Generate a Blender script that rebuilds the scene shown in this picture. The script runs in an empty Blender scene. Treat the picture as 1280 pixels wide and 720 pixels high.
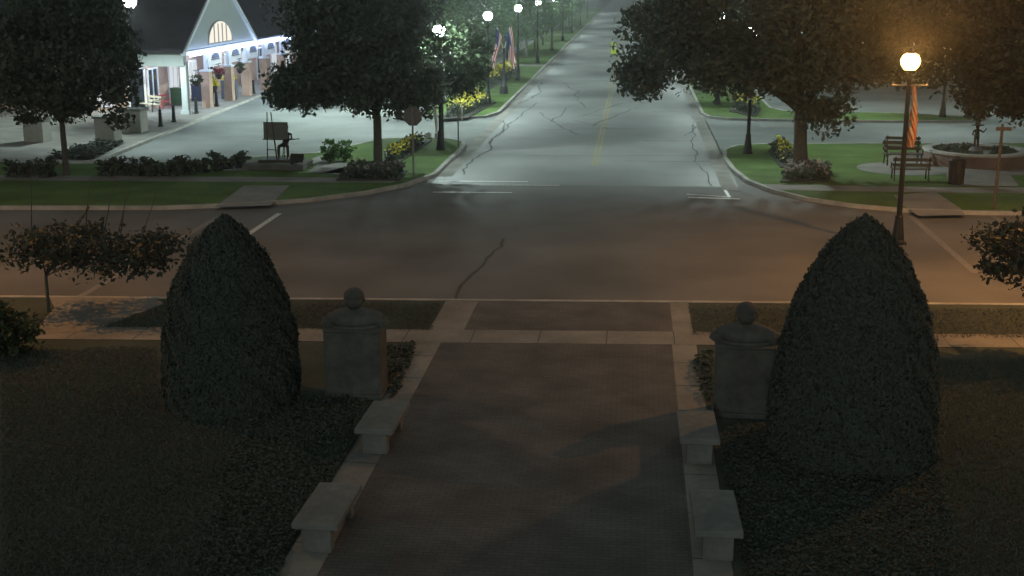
import bpy, bmesh, math, random
import numpy as np
from mathutils import Vector, Matrix

S = bpy.context.scene
COL = S.collection
R = math.radians
# ------------------------------------------------------------------ camera
CAM_H = 8.0
F = 1600.0
PITCH = math.atan2(391, 1600)
YAW = math.atan2(156, math.hypot(391, 1600))
cd = bpy.data.cameras.new('camera')
cam = bpy.data.objects.new('camera', cd)
COL.objects.link(cam)
cd.sensor_width = 36
cd.lens = 45
cd.clip_start = 0.1
cd.clip_end = 6000
cam.location = (0, 0, CAM_H)
cam.rotation_euler = (math.pi / 2 - PITCH, 0, YAW)
S.camera = cam
# ------------------------------------------------------------------ night sky, faint added fill, exposure
w = bpy.data.worlds.new('World')
S.world = w
w.use_nodes = True
nt = w.node_tree
nt.nodes.clear()
sky = nt.nodes.new('ShaderNodeTexSky')
sky.sky_type = 'NISHITA'
sky.sun_disc = False
sky.sun_elevation = R(8)
sky.sun_rotation = R(186)
mix = nt.nodes.new('ShaderNodeMixRGB')
mix.inputs[0].default_value = 0.85
mix.inputs[2].default_value = (2.25, 2.8, 2.7, 1)      # even glow of the town on the night sky
bg = nt.nodes.new('ShaderNodeBackground')
bg.inputs[1].default_value = 0.052
wo = nt.nodes.new('ShaderNodeOutputWorld')
nt.links.new(sky.outputs[0], mix.inputs[1])
nt.links.new(mix.outputs[0], bg.inputs[0])
nt.links.new(bg.outputs[0], wo.inputs[0])
sd = bpy.data.lights.new('front_fill', 'SUN')
sun = bpy.data.objects.new('front_fill', sd)
COL.objects.link(sun)
sd.energy = 0.29  # added low fill from behind the camera, for the bench fronts
sd.angle = R(3)
sd.color = (0.86, 1.0, 0.93)
sun.rotation_euler = (R(78), 0, R(-6))
S.view_settings.view_transform = 'Standard'
S.view_settings.look = 'None'
S.view_settings.gamma = 1
S.view_settings.exposure = 0
S.view_settings.use_curve_mapping = False
S.render.engine = 'CYCLES'
S.cycles.use_denoising = True
S.cycles.max_bounces = 5
S.cycles.diffuse_bounces = 2
S.cycles.transparent_max_bounces = 12
S.cycles.sample_clamp_indirect = 4
SODIUM_W = 650.0
COBRA_W = 4700.0
WHITE_W = 750.0
WHITE_DOWN_W = 2600.0
LOT_W = 5500.0
HAZE = 0.0011

# ------------------------------------------------------------------ helpers
def at(x, y, z=0.0):
    """ground point seen at a photo pixel (1280 wide)"""
    cp, sp, cy, sy = math.cos(PITCH), math.sin(PITCH), math.cos(YAW), math.sin(YAW)
    fw = Vector((-sy * cp, cy * cp, -sp)); r = Vector((cy, sy, 0)); u = r.cross(fw)
    d = r * ((x - 640) / F) + u * ((360 - y) / F) + fw
    t = (z - CAM_H) / d.z
    return Vector((0, 0, CAM_H)) + d * t

class MB:
    def __init__(s): s.v = []; s.f = []; s.m = []
    def add(s, vs, fs, m=0):
        o = len(s.v)
        s.v += [tuple(v) for v in vs]
        s.f += [tuple(i + o for i in f) for f in fs]
        s.m += [m] * len(fs)
    def box(s, c, d, rz=0, m=0, rx=0, ry=0):
        M = Matrix.Translation(c) @ Matrix.Rotation(rz, 4, 'Z') @ Matrix.Rotation(ry, 4, 'Y') @ Matrix.Rotation(rx, 4, 'X')
        vs = [M @ Vector((x * d[0] / 2, y * d[1] / 2, z * d[2] / 2)) for z in (-1, 1) for y in (-1, 1) for x in (-1, 1)]
        s.add(vs, [(0, 2, 3, 1), (4, 5, 7, 6), (0, 1, 5, 4), (2, 6, 7, 3), (0, 4, 6, 2), (1, 3, 7, 5)], m)
    def tube(s, pts, rad, n=8, m=0, cap=True):
        pts = [Vector(p) for p in pts]
        if not hasattr(rad, '__len__'): rad = [rad] * len(pts)
        vs = []; fs = []
        a = None
        for i, p in enumerate(pts):
            d = (pts[min(i + 1, len(pts) - 1)] - pts[max(i - 1, 0)]).normalized()
            if a is None:
                a = d.orthogonal().normalized()
            a = (a - d * a.dot(d)).normalized()
            b = d.cross(a)
            for k in range(n):
                t = 2 * math.pi * k / n
                vs.append(p + (a * math.cos(t) + b * math.sin(t)) * rad[i])
        for i in range(len(pts) - 1):
            for k in range(n):
                fs.append((i * n + k, i * n + (k + 1) % n, (i + 1) * n + (k + 1) % n, (i + 1) * n + k))
        if cap:
            fs.append(tuple(range(n))[::-1]); fs.append(tuple((len(pts) - 1) * n + k for k in range(n)))
        s.add(vs, fs, m)
    def lathe(s, prof, c=(0, 0, 0), n=20, m=0, sx=1, sy=1, flute=0):
        vs = []; fs = []
        for r, z in prof:
            for k in range(n):
                t = 2 * math.pi * k / n
                q = r * (1 - flute * (k % 2))
                vs.append((c[0] + q * math.cos(t) * sx, c[1] + q * math.sin(t) * sy, c[2] + z))
        for i in range(len(prof) - 1):
            for k in range(n):
                fs.append((i * n + k, i * n + (k + 1) % n, (i + 1) * n + (k + 1) % n, (i + 1) * n + k))
        fs.append(tuple(range(n))[::-1]); fs.append(tuple((len(prof) - 1) * n + k for k in range(n)))
        s.add(vs, fs, m)
    def ball(s, c, r, m=0, nu=12, nv=8, rot=None):
        if not hasattr(r, '__len__'): r = (r, r, r)
        vs = [Vector((0, 0, -r[2]))]; fs = []
        for j in range(1, nv):
            p = -math.pi / 2 + math.pi * j / nv
            for k in range(nu):
                t = 2 * math.pi * k / nu
                vs.append(Vector((r[0] * math.cos(p) * math.cos(t), r[1] * math.cos(p) * math.sin(t), r[2] * math.sin(p))))
        vs.append(Vector((0, 0, r[2])))
        for k in range(nu):
            fs.append((0, 1 + (k + 1) % nu, 1 + k))
            fs.append((len(vs) - 1, len(vs) - 1 - nu + k, len(vs) - 1 - nu + (k + 1) % nu))
        for j in range(nv - 2):
            for k in range(nu):
                fs.append((1 + j * nu + k, 1 + j * nu + (k + 1) % nu, 1 + (j + 1) * nu + (k + 1) % nu, 1 + (j + 1) * nu + k))
        if rot is not None: vs = [rot @ v for v in vs]
        s.add([v + Vector(c) for v in vs], fs, m)
    def prism(s, poly, z0, z1, m=0, bottom=False):
        n = len(poly)
        vs = [(p[0], p[1], z1) for p in poly] + [(p[0], p[1], z0) for p in poly]
        a = sum(poly[i][0] * poly[(i + 1) % n][1] - poly[(i + 1) % n][0] * poly[i][1] for i in range(n))
        fs = [tuple(range(n)) if a > 0 else tuple(range(n))[::-1]]
        for i in range(n):
            j = (i + 1) % n
            fs.append((i, n + i, n + j, j) if a > 0 else (j, n + j, n + i, i))
        s.add(vs, fs, m)
    def sheet(s, poly, z, m=0):
        n = len(poly)
        a = sum(poly[i][0] * poly[(i + 1) % n][1] - poly[(i + 1) % n][0] * poly[i][1] for i in range(n))
        s.add([(p[0], p[1], z) for p in poly], [tuple(range(n)) if a > 0 else tuple(range(n))[::-1]], m)
    def build(s, name, mats, parent=None, smooth=False, bevel=0, loc=None, rz=0):
        me = bpy.data.meshes.new(name)
        me.from_pydata(s.v, [], s.f)
        if not isinstance(mats, (list, tuple)): mats = [mats]
        for m in mats: me.materials.append(m)
        if len(mats) > 1: me.polygons.foreach_set('material_index', s.m)
        if smooth: me.polygons.foreach_set('use_smooth', [True] * len(me.polygons))
        me.update()
        o = bpy.data.objects.new(name, me)
        COL.objects.link(o)
        if parent: o.parent = parent
        if loc is not None: o.location = loc
        o.rotation_euler.z = rz
        if bevel:
            b = o.modifiers.new('bevel', 'BEVEL'); b.width = bevel; b.segments = 2; b.limit_method = 'ANGLE'
        return o

def tag(o, label=None, cat=None, group=None, kind=None):
    if label: o['label'] = label
    if cat: o['category'] = cat
    if group: o['group'] = group
    if kind: o['kind'] = kind
    return o

def empty(name, loc, label, cat, group=None, rz=0):
    o = bpy.data.objects.new(name, None)
    COL.objects.link(o)
    o.location = loc; o.rotation_euler.z = rz; o.empty_display_size = .3
    return tag(o, label, cat, group)

def dup(o, loc, rz=None, label=None, scale=None):
    def cp(src, par):
        c = src.copy(); COL.objects.link(c)
        if par: c.parent = par
        for ch in src.children: cp(ch, c)
        return c
    c = cp(o, None)
    c.location = loc
    if rz is not None: c.rotation_euler.z = rz
    if scale: c.scale = (scale,) * 3 if not hasattr(scale, '__len__') else scale
    if label: c['label'] = label
    return c

# ------------------------------------------------------------------ materials
def mat(name, col, rough=.8, metal=0, var=.25, scale=6, bump=0, bscale=40, spec=.3, col2=None, scale2=None):
    m = bpy.data.materials.new(name); m.use_nodes = True
    t = m.node_tree; b = t.nodes['Principled BSDF']
    b.inputs['Roughness'].default_value = rough
    b.inputs['Metallic'].default_value = metal
    b.inputs['Specular IOR Level'].default_value = spec
    tc = t.nodes.new('ShaderNodeTexCoord')
    n = t.nodes.new('ShaderNodeTexNoise'); n.inputs['Scale'].default_value = scale; n.inputs['Detail'].default_value = 8
    n.inputs['Roughness'].default_value = .65
    t.links.new(tc.outputs['Object'], n.inputs['Vector'])
    cr = t.nodes.new('ShaderNodeValToRGB')
    c2 = col2 or tuple(c * (1 - var) for c in col)
    c1 = col if col2 else tuple(min(1, c * (1 + var)) for c in col)
    cr.color_ramp.elements[0].position = .32; cr.color_ramp.elements[1].position = .68
    cr.color_ramp.elements[0].color = (*c2, 1); cr.color_ramp.elements[1].color = (*c1, 1)
    t.links.new(n.outputs['Fac'], cr.inputs[0])
    out = cr.outputs[0]
    if scale2:
        n2 = t.nodes.new('ShaderNodeTexNoise'); n2.inputs['Scale'].default_value = scale2; n2.inputs['Detail'].default_value = 4
        t.links.new(tc.outputs['Object'], n2.inputs['Vector'])
        mr = t.nodes.new('ShaderNodeMapRange'); mr.inputs[1].default_value = .3; mr.inputs[2].default_value = .7
        mr.inputs[3].default_value = .72; mr.inputs[4].default_value = 1.2
        t.links.new(n2.outputs['Fac'], mr.inputs[0])
        mx = t.nodes.new('ShaderNodeVectorMath'); mx.operation = 'SCALE'
        t.links.new(out, mx.inputs[0]); t.links.new(mr.outputs[0], mx.inputs['Scale'])
        out = mx.outputs[0]
    t.links.new(out, b.inputs['Base Color'])
    if bump:
        n3 = t.nodes.new('ShaderNodeTexNoise'); n3.inputs['Scale'].default_value = bscale; n3.inputs['Detail'].default_value = 5
        t.links.new(tc.outputs['Object'], n3.inputs['Vector'])
        bp = t.nodes.new('ShaderNodeBump'); bp.inputs['Strength'].default_value = bump; bp.inputs['Distance'].default_value = .03
        t.links.new(n3.outputs['Fac'], bp.inputs['Height']); t.links.new(bp.outputs[0], b.inputs['Normal'])
    return m

def leafmat(name, a, b_, trans=.35, rough=.55):
    m = bpy.data.materials.new(name); m.use_nodes = True
    t = m.node_tree; t.nodes.clear()
    g = t.nodes.new('ShaderNodeNewGeometry')
    cr = t.nodes.new('ShaderNodeValToRGB')
    cr.color_ramp.elements[0].color = (*a, 1); cr.color_ramp.elements[1].color = (*b_, 1)
    t.links.new(g.outputs['Random Per Island'], cr.inputs[0])
    d = t.nodes.new('ShaderNodeBsdfPrincipled'); d.inputs['Roughness'].default_value = rough; d.inputs['Specular IOR Level'].default_value = .25
    tr = t.nodes.new('ShaderNodeBsdfTranslucent')
    mx = t.nodes.new('ShaderNodeMixShader'); mx.inputs[0].default_value = trans
    o = t.nodes.new('ShaderNodeOutputMaterial')
    t.links.new(cr.outputs[0], d.inputs['Base Color']); t.links.new(cr.outputs[0], tr.inputs[0])
    t.links.new(d.outputs[0], mx.inputs[1]); t.links.new(tr.outputs[0], mx.inputs[2]); t.links.new(mx.outputs[0], o.inputs[0])
    return m

def glow(name, col, strength, clear=False):
    m = bpy.data.materials.new(name); m.use_nodes = True
    t = m.node_tree; t.nodes.clear()
    e = t.nodes.new('ShaderNodeEmission'); e.inputs[0].default_value = (*col, 1); e.inputs[1].default_value = strength
    o = t.nodes.new('ShaderNodeOutputMaterial')
    if clear:                                            # thin globe that also lets its lamp's light through
        tr = t.nodes.new('ShaderNodeBsdfTransparent'); a = t.nodes.new('ShaderNodeAddShader')
        t.links.new(e.outputs[0], a.inputs[0]); t.links.new(tr.outputs[0], a.inputs[1]); t.links.new(a.outputs[0], o.inputs[0])
    else:
        t.links.new(e.outputs[0], o.inputs[0])
    return m

def brickmat(name, c1, c2, mortar, scale, rough=.85, bw=.5, rh=.25, vertical=False):
    m = bpy.data.materials.new(name); m.use_nodes = True
    t = m.node_tree; b = t.nodes['Principled BSDF']; b.inputs['Roughness'].default_value = rough
    b.inputs['Specular IOR Level'].default_value = .25
    tc = t.nodes.new('ShaderNodeTexCoord'); br = t.nodes.new('ShaderNodeTexBrick')
    br.inputs['Color1'].default_value = (*c1, 1); br.inputs['Color2'].default_value = (*c2, 1); br.inputs['Mortar'].default_value = (*mortar, 1)
    br.inputs['Scale'].default_value = scale; br.inputs['Mortar Size'].default_value = .012
    br.inputs['Brick Width'].default_value = bw; br.inputs['Row Height'].default_value = rh
    if vertical:
        sp = t.nodes.new('ShaderNodeSeparateXYZ'); cb = t.nodes.new('ShaderNodeCombineXYZ'); ad = t.nodes.new('ShaderNodeMath')
        t.links.new(tc.outputs['Object'], sp.inputs[0]); t.links.new(sp.outputs[0], ad.inputs[0]); t.links.new(sp.outputs[1], ad.inputs[1])
        t.links.new(ad.outputs[0], cb.inputs[0]); t.links.new(sp.outputs[2], cb.inputs[1]); t.links.new(cb.outputs[0], br.inputs['Vector'])
    else:
        t.links.new(tc.outputs['Object'], br.inputs['Vector'])
    n = t.nodes.new('ShaderNodeTexNoise'); n.inputs['Scale'].default_value = .9; n.inputs['Detail'].default_value = 7
    t.links.new(tc.outputs['Object'], n.inputs['Vector'])
    mr = t.nodes.new('ShaderNodeMapRange'); mr.inputs[1].default_value = .3; mr.inputs[2].default_value = .7; mr.inputs[3].default_value = .7; mr.inputs[4].default_value = 1.25
    t.links.new(n.outputs['Fac'], mr.inputs[0])
    vm = t.nodes.new('ShaderNodeVectorMath'); vm.operation = 'SCALE'
    t.links.new(br.outputs['Color'], vm.inputs[0]); t.links.new(mr.outputs[0], vm.inputs['Scale']); t.links.new(vm.outputs[0], b.inputs['Base Color'])
    return m

M = dict(
    soil=mat('soil', (.05, .05, .04), .95, scale=1.5),
    asphalt=mat('asphalt', (.142, .14, .136), .82, var=.12, scale=30, scale2=.25, bump=.25, bscale=60),
    street=mat('worn_street', (.165, .17, .165), .62, var=.1, scale=22, scale2=.22, bump=.2, bscale=50, spec=.4),
    lot=mat('lot_paving', (.17, .185, .175), .8, var=.1, scale=20, scale2=.35, bump=.2),
    concrete=mat('concrete', (.23, .22, .20), .88, var=.12, scale=8, scale2=.8, bump=.2, bscale=50),
    kerb=mat('kerb_concrete', (.34, .33, .30), .88, var=.15, scale=5, scale2=1.2, bump=.2),
    grass=mat('grass', (.125, .20, .06), .95, scale=14, col2=(.085, .135, .04), scale2=.6, bump=.9, bscale=45, spec=.1),
    drygrass=mat('front_grass', (.084, .098, .082), .95, scale=10, col2=(.056, .066, .054), scale2=.5, bump=.9, bscale=45, spec=.1),
    paint=mat('road_paint', (.74, .74, .72), .55, var=.2, scale=9, spec=.4, col2=(.34, .34, .33)),
    wornpaint=mat('worn_paint', (.25, .245, .235), .7, scale=7, col2=(.145, .14, .135)),
    yellow=mat('yellow_paint', (.31, .26, .11), .7, scale=3, col2=(.19, .175, .13)),
    tar=mat('tar', (.075, .075, .073), .95, scale=5),
    brick_path=brickmat('brick_pavers', (.122, .112, .106), (.10, .094, .09), (.055, .053, .05), 2.5),
    brick=brickmat('red_brick', (.42, .28, .215), (.36, .23, .175), (.45, .40, .35), 5.0, vertical=True),
    stone=mat('cast_stone', (.175, .175, .165), .85, var=.14, scale=9, scale2=1.5, bump=.25, bscale=60),
    statue_stone=mat('weathered_stone', (.098, .095, .088), .85, var=.2, scale=7, scale2=2, bump=.3, bscale=30),
    bronze=mat('dark_bronze', (.05, .045, .035), .45, metal=.6, var=.3, scale=8),
    canvas=mat('bronze_canvas', (.125, .125, .118), .8, var=.15, scale=5),
    metal=mat('black_metal', (.018, .02, .02), .5, metal=.2, var=.3, scale=10),
    graymetal=mat('grey_metal', (.17, .16, .15), .55, metal=.3, var=.2, scale=10),
    alu=mat('bare_aluminium', (.12, .105, .095), .6, metal=.3, var=.15, scale=6),
    bark=mat('bark', (.085, .078, .066), .95, var=.35, scale=9, bump=.7, bscale=25),
    wood=mat('weathered_wood', (.09, .078, .062), .85, var=.3, scale=14),
    roof=mat('dark_shingles', (.055, .05, .06), .9, var=.3, scale=18, scale2=.8, bump=.3),
    siding=mat('grey_siding', (.33, .36, .36), .8, var=.05, scale=3),
    white=mat('white_paint', (.72, .72, .70), .6, var=.06, scale=4),
    panel=mat('pale_panel', (.62, .66, .70), .7, var=.06, scale=4),
    navy=mat('navy_paint', (.05, .06, .12), .6, scale=4),
    bluegrey=mat('blue_grey_plastic', (.11, .125, .155), .6, scale=4),
    green=mat('green_plastic', (.05, .10, .045), .6, scale=4),
    red=mat('red_paint', (.42, .035, .05), .5, scale=4),
    cream=mat('cream_paint', (.62, .56, .44), .7, scale=4),
    beige=mat('beige_stucco', (.33, .32, .28), .9, var=.1, scale=6, bump=.2),
    glass=mat('dark_glass', (.03, .035, .045), .1, spec=.6),
    brown=mat('brown_plastic', (.032, .025, .021), .6, scale=6),
    signyellow=mat('yellow_green_sign', (.65, .8, .06), .5, var=.05),
    flagred=mat('flag_red', (.36, .03, .04), .8, var=.1), flagwhite=mat('flag_white', (.72, .70, .68), .8, var=.05), flagblue=mat('flag_blue', (.03, .04, .13), .8, var=.1),
    water=mat('fountain_water', (.05, .07, .06), .15, scale=3),
    leaf=leafmat('maple_leaf', (.06, .075, .055), (.09, .108, .08), .25),
    leaf_bright=leafmat('street_tree_leaf', (.05, .11, .035), (.12, .22, .07), .45),
    leaf_dark=leafmat('dark_leaf', (.035, .055, .025), (.06, .085, .04), .25),
    yew=leafmat('yew_needle', (.056, .066, .056), (.074, .086, .074), .12, .9),
    yewcore=mat('yew_core', (.04, .048, .04), .95, scale=8),
    leaf_orange=leafmat('pale_leaf', (.034, .042, .033), (.058, .07, .054), .25),
    cover=leafmat('ground_cover_leaf', (.06, .072, .06), (.085, .098, .082), .15, .9),
    blade=leafmat('grass_blade', (.09, .108, .092), (.118, .135, .116), .2, .9),
    fl_yellow=leafmat('yellow_petal', (.55, .45, .03), (.75, .68, .10), .3),
    fl_pale=leafmat('pale_petal', (.22, .18, .17), (.42, .36, .33), .3),
    fl_red=leafmat('maroon_petal', (.14, .025, .04), (.3, .05, .07), .3),
)
G_WHITE = glow('white_globe', (.93, 1.0, .97), 9, True)
G_SODIUM = glow('sodium_globe', (1.0, .56, .17), 7, True)
G_STRIP = glow('cold_light_strip', (.48, .60, 1.0), 17)
G_WARM = glow('lit_window', (1.0, .92, .78), 1.1)
G_SHOP = glow('shop_window_light', (.9, .95, 1.0), .8)
G_BLUEWIN = glow('blue_lit_window', (.55, .70, 1.0), 1.1)

def structure(mb, name, m, label=None, **k):
    o = mb.build(name, m, **k); o['kind'] = 'structure'
    if label: o['label'] = label
    return o

# ------------------------------------------------------------------ ground, streets, lawns
mb = MB(); mb.sheet([(-1500, -300), (1500, -300), (1500, 3000), (-1500, 3000)], -.03)
structure(mb, 'ground', M['soil'])
mb = MB(); mb.sheet([(-140, 24), (140, 30), (140, 300), (-140, 300)], 0)
structure(mb, 'side_street', M['asphalt'])
mb = MB(); mb.sheet([(-7.9, 49.4), (4.1, 49.9), (4.0, 800), (-7.9, 800)], .004)
structure(mb, 'main_street', M['street'])
mb = MB(); mb.sheet([(-60, 52.5), (-7.9, 52.5), (-7.905, 73.5), (-11, 74), (-11, 300), (-60, 300)], .004)
mb.sheet([(4.005, 58), (60, 60), (60, 140), (7, 140), (7, 73), (4.005, 75)], .004)
structure(mb, 'parking_lot', M['lot'])

ZL = .12
def curbed(name, poly, m, kerb_w=.16, kerb=True):
    mb = MB(); mb.prism(poly, -.02, ZL); structure(mb, name, m)
    if not kerb: return
    # kerb: a pale stone edge of the same outline, set on the slab's rim
    pts = [Vector((p[0], p[1])) for p in poly]; n = len(pts)
    a = sum(pts[i].x * pts[(i + 1) % n].y - pts[(i + 1) % n].x * pts[i].y for i in range(n))
    sgn = 1 if a > 0 else -1
    outs = []; ins = []
    for i in range(n):
        e0 = (pts[i] - pts[i - 1]).normalized(); e1 = (pts[(i + 1) % n] - pts[i]).normalized()
        n0 = Vector((-e0.y, e0.x)) * sgn; n1 = Vector((-e1.y, e1.x)) * sgn
        b = (n0 + n1); b = b / max(.3, b.length) ; k = 1 / max(.5, b.dot(n1))
        outs.append(pts[i] - b * .02 * k); ins.append(pts[i] + b * kerb_w * k)
    mb = MB()
    for i in range(n):
        j = (i + 1) % n
        A, B, C_, D = outs[i], outs[j], ins[j], ins[i]
        z = ZL + .012
        mb.add([(A.x, A.y, z), (B.x, B.y, z), (C_.x, C_.y, z), (D.x, D.y, z), (A.x, A.y, -.02), (B.x, B.y, -.02), (C_.x, C_.y, ZL - .02), (D.x, D.y, ZL - .02)],
               [(0, 1, 2, 3), (4, 5, 1, 0), (2, 6, 7, 3)] if sgn > 0 else [(3, 2, 1, 0), (0, 1, 5, 4), (3, 7, 6, 2)])
    structure(mb, name + '_kerb', M['kerb'])

def arc(cx, cy, r, a0, a1, n=7):
    return [(cx + r * math.cos(R(a0 + (a1 - a0) * i / n)), cy + r * math.sin(R(a0 + (a1 - a0) * i / n))) for i in range(n + 1)]
SL = .063
# front block (the near side)
curbed('front_lawn', [(-90, -30), (90, -30), (90, 31.05 + SL * 90), (1.4, 31.05 + SL * 1.4), (-4.5, 31.05 - SL * 4.5), (-90, 31.05 - SL * 90)], M['drygrass'])
def over(name, poly, m, k=1):
    mb = MB(); mb.sheet(poly, ZL + .004 * k); return structure(mb, name, m)
def yy(x, y0): return y0 + SL * x
over('brick_walkway', [(-4.12, -20), (.95, -20), (.95, yy(.95, 27.15)), (-4.12, yy(-4.12, 27.15))], M['brick_path'], 1)
over('brick_apron', [(-3.75, yy(-3.7, 28.2)), (1.0, yy(1, 28.2)), (1.0, yy(1, 30.86)), (-3.75, yy(-3.7, 30.86))], M['brick_path'], 1)
over('sidewalk', [(-90, yy(-90, 27.15)), (90, yy(90, 27.15)), (90, yy(90, 28.2)), (-90, yy(-90, 28.2))], M['concrete'], 2)
mb = MB()
for (x0, x1, y0, y1) in ((-4.68, -4.12, -20, 27.15), (.95, 1.48, -20, 27.15), (-4.55, -3.75, 28.2, 30.86), (1.0, 1.45, 28.2, 30.86)):
    ya, yb = (y0 if y0 < 0 else yy(x0, y0)), (y0 if y0 < 0 else yy(x1, y0))
    mb.sheet([(x0, ya), (x1, yb), (x1, yy(x1, y1)), (x0, yy(x0, y1))], ZL + .005)
structure(mb, 'path_border', M['concrete'])
over('curb_ramp', [at(40, 418, ZL)[:2], at(118, 414, ZL)[:2], at(205, 380, ZL)[:2], at(195, 373.5, ZL)[:2], at(62, 372.5, ZL)[:2], at(68, 385, ZL)[:2]], M['concrete'], 3)
# joints of the concrete
mb = MB()
for y in np.arange(15, 27, 1.55):
    mb.sheet([(-4.68, y), (-4.12, y), (-4.12, y + .02), (-4.68, y + .02)], ZL + .008); mb.sheet([(.95, y), (1.48, y), (1.48, y + .02), (.95, y + .02)], ZL + .008)
for x in np.arange(-20, 20, 1.5):
    mb.sheet([(x, yy(x, 27.15)), (x + .02, yy(x, 27.15)), (x + .02, yy(x, 28.2)), (x, yy(x, 28.2))], ZL + .011)
structure(mb, 'pavement_joint', M['tar'])

# far-left block with the sculpture
curbed('left_lawn', [(-70, 39.2)] + [(-22, 42.4), (-16.5, 42.9), (-13.6, 43.8), (-11.6, 45.0), (-9.9, 46.7), (-8.7, 48.8), (-8.0, 51.5), (-7.98, 60.5), (-8.2, 62), (-9.0, 63.0), (-10.5, 63.4),
       (-12.5, 62.6), (-13.6, 59.5), (-14.4, 57.3), (-17.5, 55.2), (-21.2, 53.2), (-23.0, 53.0), (-70, 51)], M['grass'])
over('left_sidewalk', [(-70, 45.5), (-22, 48.2), (-9.4, 48.9), (-9.0, 50.1), (-22, 49.5), (-70, 46.8)], M['concrete'], 1)
over('sculpture_pad', [at(305, 232, ZL)[:2], at(362, 232, ZL)[:2], at(338, 257, ZL)[:2], at(268, 259, ZL)[:2]], M['concrete'], 2)
mb = MB()
for q in ([(278, 213), (310, 214), (330, 204), (296, 203)], [(383, 216), (430, 217), (446, 204), (400, 203)], [(400, 217), (455, 219), (470, 207), (445, 205)], [(380, 204), (404, 204), (433, 192), (398, 195)]):
    mb.sheet([at(*p, ZL)[:2] for p in q], ZL + .007)
structure(mb, 'flagstone', M['concrete'])
# plaza and pavement of the station-like building
curbed('shop_pavement', [(-23.3, 54.2), (-23.6, 58), (-24.4, 72), (-25.2, 86), (-26.2, 118), (-70, 118), (-70, 52.6), (-24.2, 52.9)], M['concrete'])
over('plaza_planting', [at(58, 199, ZL)[:2], at(115, 201, ZL)[:2], at(158, 178, ZL)[:2], at(120, 178, ZL)[:2]], M['soil'], 1)
# parkway beyond the drive, left
curbed('left_parkway', [(-7.95, 76), (-7.93, 330), (-12.5, 330), (-12.5, 80), (-12.4, 75), (-11.6, 73.6), (-9.6, 73.0), (-8.5, 73.6)], M['grass'])
over('crossing_walk', [(-12.3, 115.5), (-8.1, 115.5), (-8.1, 117.6), (-12.3, 117.6)], M['concrete'], 1)
# right block with the fountain
curbed('right_lawn', [(4.02, 57.5), (4.15, 54), (4.5, 51), (5.2, 48.8), (6.3, 46.9), (7.8, 45.6), (9.6, 44.8), (12, 44.6), (70, 48.3), (70, 68), (22, 64.2), (12, 63.2), (6, 62.4), (4.9, 61.8), (4.2, 60.2)], M['grass'])
over('right_sidewalk', [(5.4, 48.6), (11, 48.5), (20, 49.0), (70, 52), (70, 53.3), (20, 50.3), (11, 49.8), (5.0, 49.9)], M['concrete'], 1)
over('curb_walk', [at(1117, 244, ZL)[:2], at(1127, 256, ZL)[:2], at(1148, 270, ZL)[:2], at(1206, 269, ZL)[:2], at(1200, 260, ZL)[:2], at(1180, 247, ZL)[:2], at(1170, 240, ZL)[:2]], M['concrete'], 2)
FC = Vector((14.75, 56.8))
mb = MB(); mb.sheet(arc(FC.x, FC.y, 3.7, 0, 360, 40)[:-1], ZL + .0062); mb.sheet(arc(11.3, 54.6, 1.9, 0, 360, 30)[:-1], ZL + .008)
mb.sheet([(12.2, 50.2), (14.8, 50.3), (15.6, 55.2), (13.2, 56)], ZL + .012)
structure(mb, 'fountain_plaza', M['concrete'])
curbed('right_parkway', [(3.98, 76.5), (4.3, 74.6), (5.4, 73.7), (8, 73.4), (14, 73.2), (19, 73.8), (20, 75.2), (16, 77.5), (9, 78.3), (8.4, 80), (8.4, 330), (3.98, 330)], M['grass'])

# paint and cracks
mb = MB()
for (a, b, t) in (((548, 226.5), (660, 227.5), .22), ((600, 231.7), (700, 232), .1), ((541, 240.5), (640, 241), .16), ((858, 243), (912, 246.5), .1), ((860, 247), (925, 249), .16), ((905, 236), (912, 247), .12)):
    A = at(*a); B = at(*b)
    d = (B - A).normalized(); nrm = Vector((-d.y, d.x, 0)) * t / 2
    mb.sheet([(A + nrm)[:2], (A - nrm)[:2], (B - nrm)[:2], (B + nrm)[:2]], .012)
for x, y0, y1 in ((-12.1, 36.5, 42.6),):
    mb.sheet([(x - .1, y0), (x + .1, y0), (x + .1, y1), (x - .1, y1)], .012)
structure(mb, 'crosswalk_line', M['paint'])
mb = MB()
for x, y0, y1 in ((-14.0, 30.6, 41.8), (9.5, 35.5, 44.2), (12.3, 36, 44.4)):
    mb.sheet([(x - .11, y0), (x + .11, y0), (x + .11, y1), (x - .11, y1)], .008)
for i in range(9):
    y = 61.5 + i * 2.9
    mb.sheet([(-23.6 - .04 * i, y), (-19.0, y - .7), (-19.0, y - .58), (-23.6 - .04 * i, y + .12)], .012)
mb.sheet([(6.9, 70.2), (8.9, 70.2), (8.7, 72.2), (6.9, 72.2)], .012)
structure(mb, 'worn_marking', M['wornpaint'])
mb = MB()
for dx in (-1.78, -1.58): mb.sheet([(dx, 55), (dx + .1, 55), (dx + .1, 300), (dx, 300)], .008)
structure(mb, 'centre_line', M['yellow'])
rng = random.Random(4)
mb = MB()
def crack(x, y, dx, dy, n, step, w=.05, z=.0085):
    px = None
    for i in range(n):
        nx, ny = x + dx * step + rng.uniform(-.22, .22) * step, y + dy * step + rng.uniform(-.22, .22) * step
        d = Vector((nx - x, ny - y)).normalized(); k = Vector((-d.y, d.x)) * w * rng.uniform(.5, 1.2) / 2
        mb.sheet([(x + k.x, y + k.y), (x - k.x, y - k.y), (nx - k.x, ny - k.y), (nx + k.x, ny + k.y)], z + rng.uniform(0, .002))
        x, y = nx, ny
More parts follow.
